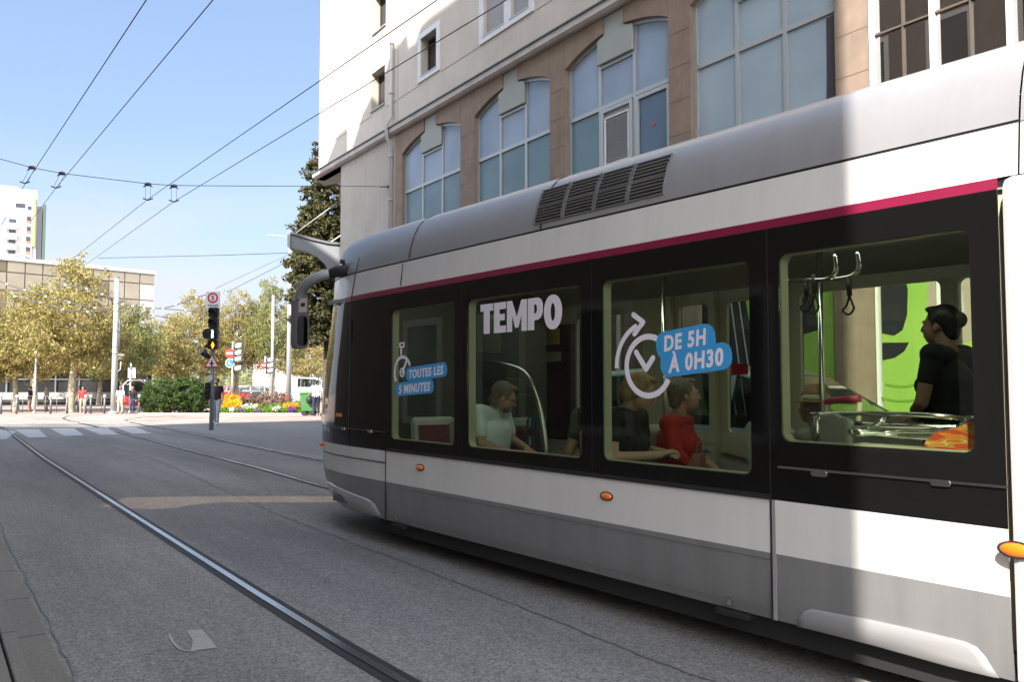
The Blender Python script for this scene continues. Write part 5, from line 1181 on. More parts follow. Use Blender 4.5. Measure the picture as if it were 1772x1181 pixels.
# main signal with the tram speed sign
Z = 27.8; p = at(366.5, 700, Z); e = empty('tram_signal', (p.x, Z, 0), 0, 'black tram signal post with a 5 speed limit plate on top and a warning triangle', 'signal')
k = Z/F
def zz(y): return EYE+(HOR-y)*k
def xx(x): return (x-366.5)*k
mb = MB(); mb.tube([(0, 0, 0), (0, 0, zz(530))], .072, 14); mb.build('post', mat('signal_post', (.24, .27, .27), .45, .2), e)
mb = MB(); mb.prism(rrect(xx(354), xx(379), zz(533), zz(505), .02, 3), lambda u, v, d: (u, d-.09, v), -.012, .012); so = mb.build('speed_plate', mat('plate_white', (.78, .77, .76), .5), e)
mb = MB(); n = 28; cx, cz, ro, ri = xx(366.5), zz(516), 9.2*k, 6.3*k
mb.holed([(cx+ro*math.cos(i*2*math.pi/n), cz+ro*math.sin(i*2*math.pi/n)) for i in range(n)], [[(cx+ri*math.cos(i*2*math.pi/n), cz+ri*math.sin(i*2*math.pi/n)) for i in range(n)]], lambda u, v, d: (u, -.102-d, v), .001, .004); mb.build('red_ring', mat('sign_red', (.55, .02, .02), .5), so)
f = lambda u, v, d: (u, -.103-d, v)
M_BLT = mat('sign_black', (.02, .02, .02), .5)
mb = MB(); text_mb(mb, '5', 8*k, f, cx, cz, center=True, bold=.02, depth=(0, .003)); mb.build('lettering', M_BLT, so); mb = MB(); text_mb(mb, 'TRAM', 3.6*k, f, cx, zz(529), w=18*k, center=True, bold=.02, depth=(0, .003)); mb.build('lettering', M_BLT, so)
M_SIGB = mat('signal_black', (.015, .015, .017), .45)
for i, (y0, y1) in enumerate(((533, 551), (551, 569), (569, 588), (588, 606))):
    mb = MB(); mb.prism(rrect(xx(362), xx(378.5), zz(y1)+.004, zz(y0)-.004, .05, 4), lambda u, v, d: (u, d-.16, v), -.09, .09); ho = mb.build('signal_head', M_SIGB, e, bevel=.01)
    cz = zz((y0+y1)/2); mb = MB(); pts = [Vector((xx(370)+.12*math.cos(a), -.25, cz+.12*math.sin(a))) for a in [math.pi*j/10 for j in range(11)]]
    mb.add(pts+[q+Vector((0, -.16, .0)) for q in pts], [(j, j+1, 12+j, 11+j) for j in range(10)], True); v_ = mb.build('visor', M_SIGB, ho); v_.modifiers.new('s', 'SOLIDIFY').thickness = .008
    mb = MB(); mb.cyl((xx(370), -.25, cz), (xx(370), -.262, cz), .10, k=20); mb.build('lens', mat('dark_lens', (.03, .03, .035), .15), ho)
mb = MB(); mb.cyl((xx(360), -.12, zz(578.5)), (xx(360), -.16, zz(578.5)), 9.5*k, k=24); mb.build('round_backboard', M_SIGB, e)
mb = MB(); mb.prism(rrect(xx(368.5), xx(371.5), zz(586), zz(572), .018, 3), lambda u, v, d: (u, -.266-d, v), 0, .004); mb.build('white_bar_light', mat('white_light', (1, .97, .92), .5, emis=1.6), e)
mb = MB(); mb.prism([(xx(371), zz(592)), (xx(374), zz(598.5)), (xx(371), zz(605)), (xx(368), zz(598.5))], lambda u, v, d: (u, -.266-d, v), 0, .004); mb.build('amber_light', mat('amber_light', (1, .30, .01), .5, emis=1.3), e)
mb = MB(); mb.box((xx(358.5), -.1, zz(600)), (.10, .14, .10)); mb.tube([(xx(352), -.2, zz(609)), (xx(362), -.05, zz(620))], .11, 12, rs=[.13, .06]); mb.build('side_signal', M_SIGB, e)
tri = [(xx(354), zz(636.5)), (xx(380.5), zz(636.5)), (xx(367.2), zz(613))]
mb = MB(); mb.prism(tri, lambda u, v, d: (u, d-.10, v), -.008, .008); to = mb.build('warning_triangle', mat('sign_red', (.55, .02, .02), .5), e, bevel=.01)
cx_, cz_ = sum(q[0] for q in tri)/3, sum(q[1] for q in tri)/3
mb = MB(); mb.prism([(cx_+(u-cx_)*.74, cz_+(v-cz_)*.74) for u, v in tri], lambda u, v, d: (u, -.1095-d, v), 0, .003); mb.build('white_field', mat('plate_white', (.78, .77, .76), .5), to)
mb = MB(); f = lambda u, v, d: (u, -.114-d, v); mb.prism([(cx_-.03, cz_-.10), (cx_+.03, cz_-.10), (cx_+.03, cz_+.05), (cx_+.0, cz_+.13), (cx_-.03, cz_+.05)], f, 0, .003); mb.prism([(cx_-.09, cz_-.035), (cx_+.09, cz_-.035), (cx_+.09, cz_+.0), (cx_-.09, cz_+.0)], f, .0035, .006); mb.build('symbol', M_BLT, to)
mb = MB(); mb.prism(rrect(xx(356.5), xx(363.5), zz(692), zz(662), .03, 3), lambda u, v, d: (u, d-.06, v), -.08, .08); mb.cyl((xx(360), -.15, zz(669)), (xx(360), -.2, zz(669)), .055, k=14); mb.cyl((xx(360), -.15, zz(677)), (xx(360), -.2, zz(677)), .055, k=14); mb.cyl((xx(360), -.15, zz(686)), (xx(360), -.2, zz(686)), .055, k=14); mb.build('repeater_signal', M_SIGB, e, bevel=.006)
mb = MB(); mb.cyl((xx(364.5), -.1, zz(655)), (xx(364.5), -.12, zz(655)), 5*k, k=18); mb.build('disc_plate', mat('disc_grey', (.5, .52, .54), .4), e)
# the two road signals further off
def signal(px, Z, yt, yb, lights, noen, blue, label):
    k = Z/F; p = at(px, 700, Z); e = empty('traffic_signal', (p.x, Z, 0), 0, label, 'traffic light', 'road signals by the flower bed')
    zz = lambda y: EYE+(HOR-y)*k; xx = lambda x: (x-px)*k
    mb = MB(); mb.tube([(0, 0, 0), (0, 0, zz(yt))], .06, 10); mb.build('post', M_POLE, e)
    for y in lights:
        mb = MB(); mb.box((xx(px+5), 0, zz(y)), (.22, .3, .36)); ho = mb.build('signal_head', M_SIGB, e, bevel=.03)
        mb = MB(); c0 = Vector((xx(px+6), 0, zz(y))); mb.tube([c0, c0+Vector((.36, -.06, .05))], .17, 14, rs=[.19, .15], cap=False); v_ = mb.build('visor', mat('visor_pale', (.42, .41, .38), .5), ho); v_.modifiers.new('s', 'SOLIDIFY').thickness = .012
    x, y, r = noen; mb = MB(); mb.cyl((xx(x), -.08, zz(y)), (xx(x), -.10, zz(y)), r*k, k=24); so = mb.build('no_entry_sign', mat('sign_red_bright', (.62, .035, .02), .5), e)
    mb = MB(); mb.box((xx(x), -.104, zz(y)), (r*1.3*k, .004, r*.36*k)); mb.build('white_bar', mat('plate_white', (.78, .77, .76), .5), so)
    if blue:
        x, y, r = blue; mb = MB(); mb.cyl((xx(x), -.08, zz(y)), (xx(x), -.095, zz(y)), r*k, k=24); so = mb.build('blue_sign', mat('plate_white', (.78, .77, .76), .5), e)
        mb = MB(); mb.cyl((xx(x), -.096, zz(y)), (xx(x), -.099, zz(y)), r*.84*k, k=24); mb.build('blue_disc', mat('sign_blue', (.03, .16, .5), .5), so)
        mb = MB(); mb.prism([(xx(x-2), zz(y-3)), (xx(x-.5), zz(y-3)), (xx(x-.2), zz(y+.5)), (xx(x+2.2), zz(y+1.2)), (xx(x+2), zz(y+3)), (xx(x-1.8), zz(y+1.4))], lambda u, v, d: (u, -.1-d, v), 0, .003); mb.build('arrow', mat('plate_white', (.78, .77, .76), .5), so)
signal(401.5, 46, 592, 700, (600, 612, 623, 639), (397, 612, 8.5), (397.5, 629, 8), 'road signal with no entry sign above a blue round sign, left in the flower bed')
signal(458, 52, 617, 700, (624.5, 634, 643), (455.5, 632.5, 5.5), None, 'smaller road signal with only a no entry sign, near the slim pole')
# canopy beam on the corner building
Z = 30; k = Z/F; e = empty('canopy_beam', (at(588, 450, Z).x, Z, at(588, 450, Z).z), 0, 'grey curved canopy beam with tie rods projecting from the corner building', 'canopy')
X = lambda x: (x-588)*k; Y = lambda y: -(y-450)*k
und = [(523, 434), (538, 439), (552, 447), (564, 459), (572, 472)]
mb = MB(); mb.prism([(X(a), Y(b)) for a, b in [(600, 428), (570, 425), (540, 418), (506, 408), (505, 432)]+und+[(600, 476)]], lambda u, v, d: (u, d, v), -.25, .5); mb.build('beam', mat('canopy_grey', (.20, .21, .225), .5, var=.05), e, bevel=.01)
mb = MB(); mb.prism([(X(a), Y(b)) for a, b in [(600, 423), (570, 420), (540, 413), (506, 403), (506, 407), (540, 417), (570, 424), (600, 427)]], lambda u, v, d: (u, d, v), -.32, .6); mb.build('top_flange', M_DKP, e)
mb = MB(); mb.prism([(X(a), Y(b)) for a, b in [(505, 404), (500, 404), (500, 428), (505, 434)]], lambda u, v, d: (u, d, v), -.3, .55); mb.build('end_plate', M_POLE, e)
mb = MB(); mb.tube([(X(508), 0, Y(405)), (X(592), 0, Y(342))], .02, 8); mb.build('tie_rod', M_POLE, e)
mb = MB(); mb.tube([(X(566), .2, Y(420)), (X(592), .2, Y(402))], .025, 8); mb.build('tie_rod', M_WHITE, e)
# ---------------------------------------------------------------- overhead wires
M_WIRE = mat('wire', (.06, .06, .075), .6)
def wire(name, pts, r, label, grp=None, m=M_WIRE, sag=0):
    pts = [Vector(p) for p in pts]
    if sag and len(pts) == 2: pts = [pts[0].lerp(pts[1], i/10)-Vector((0, 0, sag*4*(i/10)*(1-i/10))) for i in range(11)]
    mb = MB(); mb.tube(pts, r, 6); return tag(mb.build(name, m), label, 'wire', grp)
Zs = 19.0
wires = [((262, -14), (60, 287), (38, 327), (-12, 415), 'leftmost contact wire, running up to the top left of the photo'), ((378, -12), (110, 296), (97, 325), (52, 385), 'second contact wire from the left'),
         ((776, -14), (301, 322), (256, 345), (60, 500), 'third contact wire, passing low over the tram front'), ((895, -12), (330, 330), (301, 349), (90, 500), 'rightmost contact wire, crossing in front of the white framed window')]
def oh(x, y, z=6.0): d = ray(x, y); kk = (z-EYE)/d.z; return Vector((d.x*kk, d.y*kk, z))
for a, b, c, dd, lb in wires:
    p1, p2 = oh(*a), oh(*c); d3 = (p2-p1).normalized(); p0 = p1-d3*14
    p3 = oh(dd[0], dd[1]) if dd[1] < 600 else p2+d3*10
    wire('contact_wire', [p0, p1, p2, p3], .007, lb, 'contact wires over the street')
# span wire with hangers
sp_pts = [(-60, 262), (0, 275), (55, 290), (107, 300), (256, 318), (301, 321), (430, 322), (552, 322), (672, 323)]
zs = []
P = [at(x, y, 18.6+max(0, (x-300))*.011) for x, y in sp_pts]
e = wire('span_wire', P, .008, 'span wire crossing the street from the corner building', 'span wires')
for x0, y0, x1, y1, lb in ((55, 290, 43, 316, 'leftmost wire hanger on the span wire'), (107, 300, 97, 324, 'second wire hanger from the left'), (256, 319, 256, 345, 'third wire hanger, above the low trees'), (301, 322, 301, 348, 'rightmost wire hanger, nearest the building')):
    a = at(x0, y0, 18.6); b = at(x1, y1, 18.6); hgr = empty('wire_hanger', a, 0, lb, 'hanger', 'hangers on the span wire')
    d = b-a; mb = MB(); mb.ell((0, 0, 0), (.085, .05, .045), k=10, h=6); mb.tube([(-.10, 0, -.06), (0, 0, 0), (.10, 0, -.06)], .014, 6); mb.build('clamp', M_DKP, hgr)
    for s_ in (-1, 1): mb = MB(); mb.tube([(.055*s_, 0, -.04), (d.x+.055*s_, 0, d.z)], .004, 5); mb.build('drop_wire', M_WIRE, hgr)
    mb = MB(); mb.tube([(d.x-.11, 0, d.z+.02), (d.x, 0, d.z-.02), (d.x+.11, 0, d.z+.02)], .016, 6); mb.build('ear', M_DKP, hgr)
wire('span_wire', [at(170, 447, 50), at(250, 445, 50), at(380, 442, 52), at(499, 438, 56)], .02, 'thin span wire reaching the tall lamp pole', 'span wires')
wire('span_wire', [at(372, 500, 50), at(499, 441, 56), at(590, 345, 32)], .018, 'stay wire from the tall pole down to the tram signal', 'span wires')
wire('span_wire', [at(395, 505, 50), at(499, 452, 56)], .018, 'lower stay wire beside the slim pole', 'span wires')
M_INS = mat('insulator', (.6, .55, .5), .4)
for pts, lb in (([(-20, 478), (12, 492), (60, 508), (120, 524), (180, 536)], 'sagging dark feeder wire over the left tree crowns'), ([(10, 510), (70, 524), (130, 540), (200, 538), (290, 550)], 'lowest beaded feeder wire crossing the tree crowns'),
                ([(100, 492), (150, 500), (190, 515), (230, 530), (285, 533), (340, 515), (372, 505)], 'feeder wire dipping between the thick pole and the signal'), ([(200, 525), (250, 532), (300, 536), (360, 540)], 'short feeder wire right of the thick pole')):
    Pp = dense([at(x, y, 41.5) for x, y in pts], 6); mb = MB(); mb.tube(Pp, .028, 6); fo = mb.build('feeder_wire', M_WIRE); tag(fo, lb, 'wire', 'feeder wires over the trees')
    for i in range(2, len(Pp)-2, 4): mb = MB(); mb.ell(Pp[i], (.08, .05, .05), k=8, h=6); mb.build('insulator', M_INS, fo)
# wire anchor on the building
a = BP(672, 323, -.02); mb = MB(); c = loc2w(DB-.03, a[0], TH_B, a[1]); mb.ell(c, (.05, .05, .05), k=10, h=6); mb.tube([c, c+Vector((-.25, .05, 0))], .018, 6); tag(mb.build('wire_anchor', M_DKP), 'small wall hook holding the span wire beside the drain pipe', 'hook')
# ---------------------------------------------------------------- vehicles
M_TYRE = mat('tyre', (.02, .02, .02), .8); M_RIM = mat('rim', (.4, .4, .42), .3, .8); M_CGL = glassmat('car_glass', (.42, .46, .44), 1.5, boost=.03); M_CIN = mat('car_interior', (.05, .05, .05), .8)
def vehicle(name, loc, rz, st, paint, label, cat, wheels, wr=.32, win=True, van=False, group=None):
    """st: stations (x, z_sill, z_belt, z_roof, w_belt, w_roof) front to rear, x forward"""
    e = empty(name, loc, rz, label, cat, group)
    def ringp(s):
        x, zs, zb, zr, wb, wr_ = s
        return [(x, -wb*.92, zs), (x, -wb, zs+(zb-zs)*.35), (x, -wb, zb-.06), (x, -wb+.02, zb), (x, -wr_, zr-.05*(zr > zb+.1)), (x, -wr_*.8, zr), (x, 0, zr+.015), (x, wr_*.8, zr), (x, wr_, zr-.05*(zr > zb+.1)), (x, wb-.02, zb), (x, wb, zb-.06), (x, wb, zs+(zb-zs)*.35), (x, wb*.92, zs)]
    R_ = [ringp(s) for s in st]; n = 13
    body = MB(); gl = MB()
    for i in range(len(R_)-1):
        tall = st[i][3] > st[i][2]+.1 or st[i+1][3] > st[i+1][2]+.1
        both = st[i][3] > st[i][2]+.25 and st[i+1][3] > st[i+1][2]+.25
        slope = abs(st[i][3]-st[i+1][3]) > .35*(abs(st[i][0]-st[i+1][0])) and tall
        for j in range(n-1):
            q = [R_[i][j], R_[i+1][j], R_[i+1][j+1], R_[i][j+1]]
            side = j in (3, 8); top = j in (4, 5, 6, 7)
            isg = win and ((side and (both or slope)) or (top and slope))
            if isg and not (van and side and i > 5):
                c = sum((Vector(p) for p in q), Vector())/4; inn = [c+(Vector(p)-c)*.90 for p in q] if not top else [Vector(p) for p in q]
                if not top:
                    for k in range(4): body.add([q[k], q[(k+1) % 4], inn[(k+1) % 4], inn[k]], [(0, 1, 2, 3)], False)
                gl.add([p+Vector((0, 0, -.004)) for p in inn], [(0, 1, 2, 3)], True)
            else: body.add(q, [(0, 1, 2, 3)], True)
    for r_ in (R_[0], R_[-1]): body.add(r_, [tuple(range(n))], False)
    body.build('body', paint, e)
    if gl.v: gl.build('windows', M_CGL, e)
    x0, x1 = st[0][0], st[-1][0]; wb = max(s[4] for s in st)
    m = MB(); m.bx(x1+.15, x0-.15, -wb*.86, wb*.86, st[2][1]-.02, st[2][1]+.12); m.build('underbody', M_UND, e)
    m = MB(); m.bx((x0+x1)/2-.2, (x0+x1)/2-.05, -.6, -.15, .5, 1.15); m.bx((x0+x1)/2-.2, (x0+x1)/2-.05, .15, .6, .5, 1.15); m.build('seats', M_CIN, e)
    for x in wheels:
        for s in (-1, 1):
            y = s*(wb-.09); m = MB(); m.cyl((x, y-.1, wr), (x, y+.1, wr), wr, k=26); wo = m.build('wheel', M_TYRE, e, bevel=.02)
            m = MB(); m.cyl((x, y+s*.09, wr), (x, y+s*.108, wr), wr*.64, wr*.5, k=20); m.build('rim', M_RIM, wo)
            m = MB(); m.cyl((x, s*(wb-.12), wr+.03), (x, s*(wb+.003), wr+.03), wr*1.16, k=24); m.build('wheel_arch', M_UND, e)
    for s in (-1, 1):
        m = MB(); m.ell((x0-.10, s*wb*.72, st[1][2]-.12), (.12, .16, .08)); m.build('headlight', mat('headlight', (.7, .7, .7), .1), e)
        m = MB(); m.box((x1+.02, s*wb*.82, st[-2][2]-.1), (.06, .14, .22)); m.build('tail_light', mat('tail_red', (.5, .01, .01), .2), e, bevel=.01)
        m = MB(); m.ell((st[3][0]-.25, s*(wb+.10), st[3][2]+.10), (.07, .11, .08)); m.build('side_mirror', paint, e)
        for dx in ((.2, -.85) if x0-x1 > 3.5 else (.1,)): m = MB(); m.box(((x0+x1)/2+dx, s*(wb+.012), st[3][2]-.14), (.17, .03, .03)); m.build('door_handle', M_INOX, e, bevel=.008)
        m = MB(); m.tube([((x0+x1)/2+.35+.0, s*(wb+.001), .35), ((x0+x1)/2+.36, s*(wb+.001), st[3][2]-.05)], .005, 5); m.tube([((x0+x1)/2-.65, s*(wb+.001), .35), ((x0+x1)/2-.65, s*(wb+.001), st[3][2]-.05)], .005, 5); m.build('door_gap', M_SEAMT, e)
    return e
MINI = [(2.35, .35, .62, .64, .70, .55), (2.25, .25, .78, .84, .85, .65), (1.9, .22, .90, .98, .90, .72), (1.45, .22, .98, 1.06, .91, .74), (.55, .22, 1.02, 1.60, .92, .68), (.2, .22, 1.03, 1.70, .92, .67), (-.9, .22, 1.05, 1.73, .92, .67), (-1.9, .22, 1.07, 1.68, .91, .66), (-2.25, .26, 1.08, 1.30, .89, .68), (-2.35, .32, .95, .97, .84, .66)]
HATCH = [(2.05, .35, .58, .60, .66, .5), (1.95, .24, .70, .76, .80, .6), (1.6, .2, .80, .88, .84, .66), (1.05, .2, .88, .94, .85, .68), (.35, .2, .90, 1.38, .86, .62), (0, .2, .92, 1.44, .86, .62), (-.9, .2, .94, 1.44, .86, .62), (-1.6, .2, .96, 1.32, .84, .6), (-1.95, .26, .96, 1.0, .80, .6), (-2.02, .32, .8, .82, .76, .6)]
VAN = [(2.75, .35, .75, .78, .85, .7), (2.65, .28, .95, 1.0, .95, .8), (2.3, .25, 1.1, 1.2, .98, .82), (1.9, .25, 1.2, 1.3, .99, .85), (1.3, .25, 1.22, 2.05, 1.0, .82), (.9, .25, 1.25, 2.2, 1.0, .84), (-1, .25, 1.25, 2.25, 1.0, .86), (-2.5, .25, 1.25, 2.25, 1.0, .86), (-2.7, .3, 1.2, 2.15, .98, .84)]
M_SIL = mat('paint_silver', (.42, .45, .48), .3, .5, coat=.6); M_WHT = mat('paint_white', (.72, .72, .72), .3, coat=.6); M_DKC = mat('paint_dark', (.03, .035, .045), .25, coat=.8); M_RDC = mat('paint_red', (.35, .02, .02), .3, coat=.6)
vehicle('parked_minivan', loc2w(8.1, 5.75, TH_T), TH_T-math.pi/2, MINI, M_SIL, 'silver minivan parked between the tram and the shop windows, seen through the tram', 'car', (1.45, -1.45))
for px, Z, st, pm, rz, lab in ((452, 82, HATCH, M_DKC, .1, 'dark hatchback parked beyond the flower bed'), (487, 84, HATCH, M_SIL, .05, 'silver hatchback parked between the slim and tall poles'), (430, 86, HATCH, M_WHT, 0, 'white hatchback leftmost of the cars beyond the flower bed'),
                       (533, 80, VAN, M_WHT, .15, 'white delivery van half behind the tallest pale pole'), (510, 92, VAN, M_WHT, .0, 'second white van further back under the far small tree'), (395, 84, HATCH, M_RDC, .1, 'red hatchback seen behind the left road signal')):
    p = at(px, 700, Z); vehicle('parked_car' if st is HATCH else 'delivery_van', (p.x, Z, 0), rz, st, pm, lab, 'car' if st is HATCH else 'van', (1.3, -1.3) if st is HATCH else (1.8, -1.7), van=st is VAN, group='vehicles beyond the flower bed')
# red three wheeled cab with a white hood frame, by the sign post
p = at(234, 700, 45.5); e = empty('pedal_cab', (p.x, 45.5, 0), .15, 'small red pedal cab with a white hoop frame, right of the sign post', 'pedal cab')
mb = MB(); mb.prism([(-.5, .35), (.55, .35), (.6, .75), (.2, .7), (-.1, .72), (-.45, .95), (-.55, .9)], lambda u, v, d: (u, d, v), -.42, .42); mb.build('body', M_RDC, e, bevel=.04)
mb = MB(); 
for s in (-1, 1): mb.tube([(-.5, .4*s, .9), (-.52, .4*s, 1.5), (-.3, .4*s, 1.75), (.3, .4*s, 1.78), (.62, .4*s, 1.6)], .03, 8)
mb.tube([(-.5, -.4, 1.55), (-.5, .4, 1.55)], .03, 8); mb.tube([(.3, -.4, 1.78), (.3, .4, 1.78)], .03, 8); mb.build('hoop_frame', M_WHITE, e)
mb = MB(); mb.add([(-.5, -.38, .95), (-.5, .38, .95), (-.5, .38, 1.5), (-.5, -.38, 1.5)], [(0, 1, 2, 3)]); mb.build('rear_curtain', M_BLK, e).modifiers.new('s', 'SOLIDIFY').thickness = .01
for x, y in ((-.35, -.45), (-.35, .45), (.75, 0)):
    mb = MB(); mb.tube([(x+.27*math.cos(a), y, .28+.27*math.sin(a)) for a in [2*math.pi*i/20 for i in range(20)]], .022, 6, close=True); wo = mb.build('wheel', M_TYRE, e)
    mb = MB(); 
    for i in range(6): a = math.pi*i/6; mb.tube([(x+.26*math.cos(a), y, .28+.26*math.sin(a)), (x-.26*math.cos(a), y, .28-.26*math.sin(a))], .004, 4)
    mb.build('spokes', M_INOX, wo)
# wheelie bin with a black bag
p = at(535, 700, 41); e = empty('wheelie_bin', (p.x, 41, 0), -.1, 'green wheelie bin pushed along beside the tram nose', 'bin')
mb = MB(); 
def tap(z, a, b): return [(-a, -b, z), (a, -b, z), (a, b, z), (-a, b, z)]
mb.add(tap(.22, .30, .26)+tap(1.08, .38, .34), [(3, 2, 1, 0), (4, 5, 6, 7), (0, 1, 5, 4), (1, 2, 6, 5), (2, 3, 7, 6), (3, 0, 4, 7)]); mb.build('tub', mat('bin_green', (.05, .17, .05), .5, var=.1), e, bevel=.03)
mb = MB(); mb.prism([(-.42, 1.08), (.44, 1.08), (.44, 1.13), (.1, 1.20), (-.42, 1.15)], lambda u, v, d: (u, d, v), -.38, .38); mb.build('lid', mat('bin_green_lid', (.07, .22, .07), .5), e, bevel=.015)
for x in (-.2, .22):
    for y in (-.2, .2): mb = MB(); mb.cyl((x, y-.03, .12), (x, y+.03, .12), .12, k=18); mb.build('wheel', M_TYRE, e)
mb = MB(); mb.ell((0, 0, 0), (.17, .15, .2)); mb.tube([(-.08, 0, .15), (0, 0, .3), (.08, 0, .15)], .015, 6); o = mb.build('rubbish_bag', M_BLK); o.location = (p.x+.12, 40.55, .78); tag(o, 'black bag hanging against the green wheelie bin', 'bag')
# ---------------------------------------------------------------- people
def voxel(name, mb, m, size, parent=None, smooth=2):
    me = mb.mesh('tmp'); o = bpy.data.objects.new('tmp', me); COL.objects.link(o)
    r = o.modifiers.new('r', 'REMESH'); r.mode = 'VOXEL'; r.voxel_size = size
    s = o.modifiers.new('s', 'SMOOTH'); s.iterations = smooth; s.factor = .6
    dg = bpy.context.evaluated_depsgraph_get(); dg.update(); m2 = bpy.data.meshes.new_from_object(o.evaluated_get(dg)); m2.name = name
    bpy.data.objects.remove(o); bpy.data.meshes.remove(me)
    m2.materials.clear(); m2.materials.append(m); m2.polygons.foreach_set('use_smooth', [True]*len(m2.polygons))
    o = bpy.data.objects.new(name, m2); COL.objects.link(o); o.parent = parent; return o
def mid(a, b, t=.5): return Vector(a).lerp(Vector(b), t)
def M_skin(c): return mat('skin_%d' % int(c[0]*100), c, .5, spec=.3)
def cloth(name, c, var=.08, sc=14): return mat(name, c, .85, var=var, vscale=sc, bump=.9, bscale=13)
def person(loc, rz, label, J, skin=(.42, .26, .19), top=None, bottom=None, hair=None, shoes=None, vox=.011, sleeve=.55, group=None, glasses=False, beard=None, skirt=False, hairlen=0, fat=1.0, fem=False, headrot=(0, 0), name='person'):
    """J: joints in body coordinates (x right, y forward, z up)"""
    e = empty(name, loc, rz, label, 'person', group); J = {k: Vector(v) for k, v in J.items()}
    sk = M_skin(skin); B = MB()
    pel, ch, nk, hd = J['pelvis'], J['chest'], J['neck'], J['head']
    sh = {s: J['sh'+s] for s in 'LR'}
    def torso(mb, g):
        mb.cap(pel, .105*fat+g, mid(pel, ch, .5), .10*fat+g, 16, sq=((1, 0, 0), 1.45)); mb.cap(mid(pel, ch, .4), .10*fat+g, ch, .112*fat+g, 16, sq=((1, 0, 0), 1.42))
        mb.cap(ch, .11+g, mid(ch, nk, .6), .06+g, 16, sq=((1, 0, 0), 1.6))
        mb.cap(sh['L'], .055+g, mid(ch, nk, .65), .06+g, 12); mb.cap(sh['R'], .055+g, mid(ch, nk, .65), .06+g, 12)
        if fem:
            f = (sh['R']-sh['L']).cross(Vector((0, 0, 1))).normalized()*-1; f = Vector((f.x, f.y, 0)); f = Vector((0, 1, 0))
            for s in (-1, 1): mb.ell(ch+Vector((s*.07, .085, -.03)), (.065+g, .06+g, .06+g))
    torso(B, 0)
    up = (hd-nk).normalized()
    Mh = Matrix.Rotation(headrot[0], 3, 'Z') @ Matrix.Rotation(headrot[1], 3, 'X')
    B.cap(nk-up*.04, .058, hd-up*.06, .052, 12)
    h = lambda x, y, z: hd+Mh @ Vector((x, y, z))
    B.ell(h(0, -.012, .03), (.074, .094, .088), Mh); B.ell(h(0, .028, -.025), (.060, .068, .088), Mh); B.ell(h(0, .058, -.083), (.032, .030, .024), Mh)
    B.cap(h(0, .090, .012), .010, h(0, .110, -.022), .0145, 8); B.ell(h(0, .088, .03), (.046, .014, .010), Mh)
    B.ell(h(0, .092, -.055), (.024, .011, .008), Mh); B.ell(h(0, .090, -.066), (.020, .011, .007), Mh)
    for s in (-1, 1): B.ell(h(s*.075, -.008, -.012), (.010, .020, .032), Mh); B.ell(h(s*.036, .070, -.02), (.022, .02, .018), Mh)
    for s in 'LR':
        B.cap(sh[s], .050, J['el'+s], .040, 12); B.cap(J['el'+s], .040, J['wr'+s], .027, 12)
        w = J['wr'+s]; d = (J['hd'+s]-w).normalized() if 'hd'+s in J else (w-J['el'+s]).normalized()
        side = d.cross(Vector((0, 0, 1))); side = side.normalized() if side.length > .2 else Vector((0, 1, 0)); nrm = side.cross(d)
        B.cap(w, .026, w+d*.075, .033, 10, sq=(nrm, .5)); sg = 1 if s == 'L' else -1
        for i in range(4):
            b0 = w+d*.085+side*((i-1.5)*.019); Lf = (.060, .072, .068, .052)[i]; cdir = (d*.75-nrm*.45).normalized(); c2 = (d*.35-nrm*.8).normalized()
            B.cap(b0, .0095, b0+cdir*Lf*.55, .0085, 8); B.cap(b0+cdir*Lf*.55, .0085, b0+cdir*Lf*.55+c2*Lf*.5, .007, 8)
        tb = w+d*.03+side*(.028*sg); B.cap(tb, .013, tb+(d*.7+side*sg*.6-nrm*.2).normalized()*.04, .010, 8); B.cap(tb+(d*.7+side*sg*.6-nrm*.2).normalized()*.04, .010, tb+(d*1.0+side*sg*.3-nrm*.3).normalized()*.07, .008, 8)
        B.cap(J['hip'+s], .088*fat, J['kn'+s], .058, 14); B.cap(J['kn'+s], .056, mid(J['kn'+s], J['an'+s], .35), .055, 12); B.cap(mid(J['kn'+s], J['an'+s], .35), .055, J['an'+s], .036, 12)
        B.cap(J['an'+s]+Vector((0, -.03, -.03)), .036, J['an'+s]+Vector((0, .13, -.055)), .028, 10)
    body = voxel('body', B, sk, vox, e)
    if top:
        T = MB(); torso(T, .016)
        for s in 'LR':
            if sleeve > 0:
                T.cap(sh[s], .062, mid(sh[s], J['el'+s], min(sleeve, 1)*.92), .056, 12)
                if sleeve > 1: T.cap(J['el'+s], .054, mid(J['el'+s], J['wr'+s], min(sleeve-1, .9)), .043, 12)
        voxel('shirt', T, top, vox, e)
        if beard == 'collar' or beard == 'both':
            T = MB()
            for s in (-1, 1): T.prism([(0, 0), (s*.055, .035), (s*.07, -.005), (s*.02, -.075)], lambda u, v, d: nk+Vector((u, .055+d-.35*v*0, v-.015)), .0, .012)
            T.build('collar', top, e, bevel=.004)
    if bottom:
        T = MB()
        if skirt: 
            T.cap(pel, .125, mid(J['hipL'], J['hipR'], .5), .125, 14, sq=((1, 0, 0), 1.45)); T.cap(J['hipL'], .10, J['knL'], .085, 14); T.cap(J['hipR'], .10, J['knR'], .085, 14); T.cap(mid(J['hipL'], J['hipR']), .1, mid(J['knL'], J['knR']), .08, 12, sq=((1, 0, 0), 1.6))
        else:
            T.cap(pel+Vector((0, 0, .02)), .118*fat, mid(J['hipL'], J['hipR'], .5), .115*fat, 14, sq=((1, 0, 0), 1.42))
            for s in 'LR': T.cap(J['hip'+s], .102*fat, J['kn'+s], .072, 14); T.cap(J['kn'+s], .071, J['an'+s]+Vector((0, 0, .04)), .056, 12)
        voxel('skirt' if skirt else 'trousers', T, bottom, vox, e)
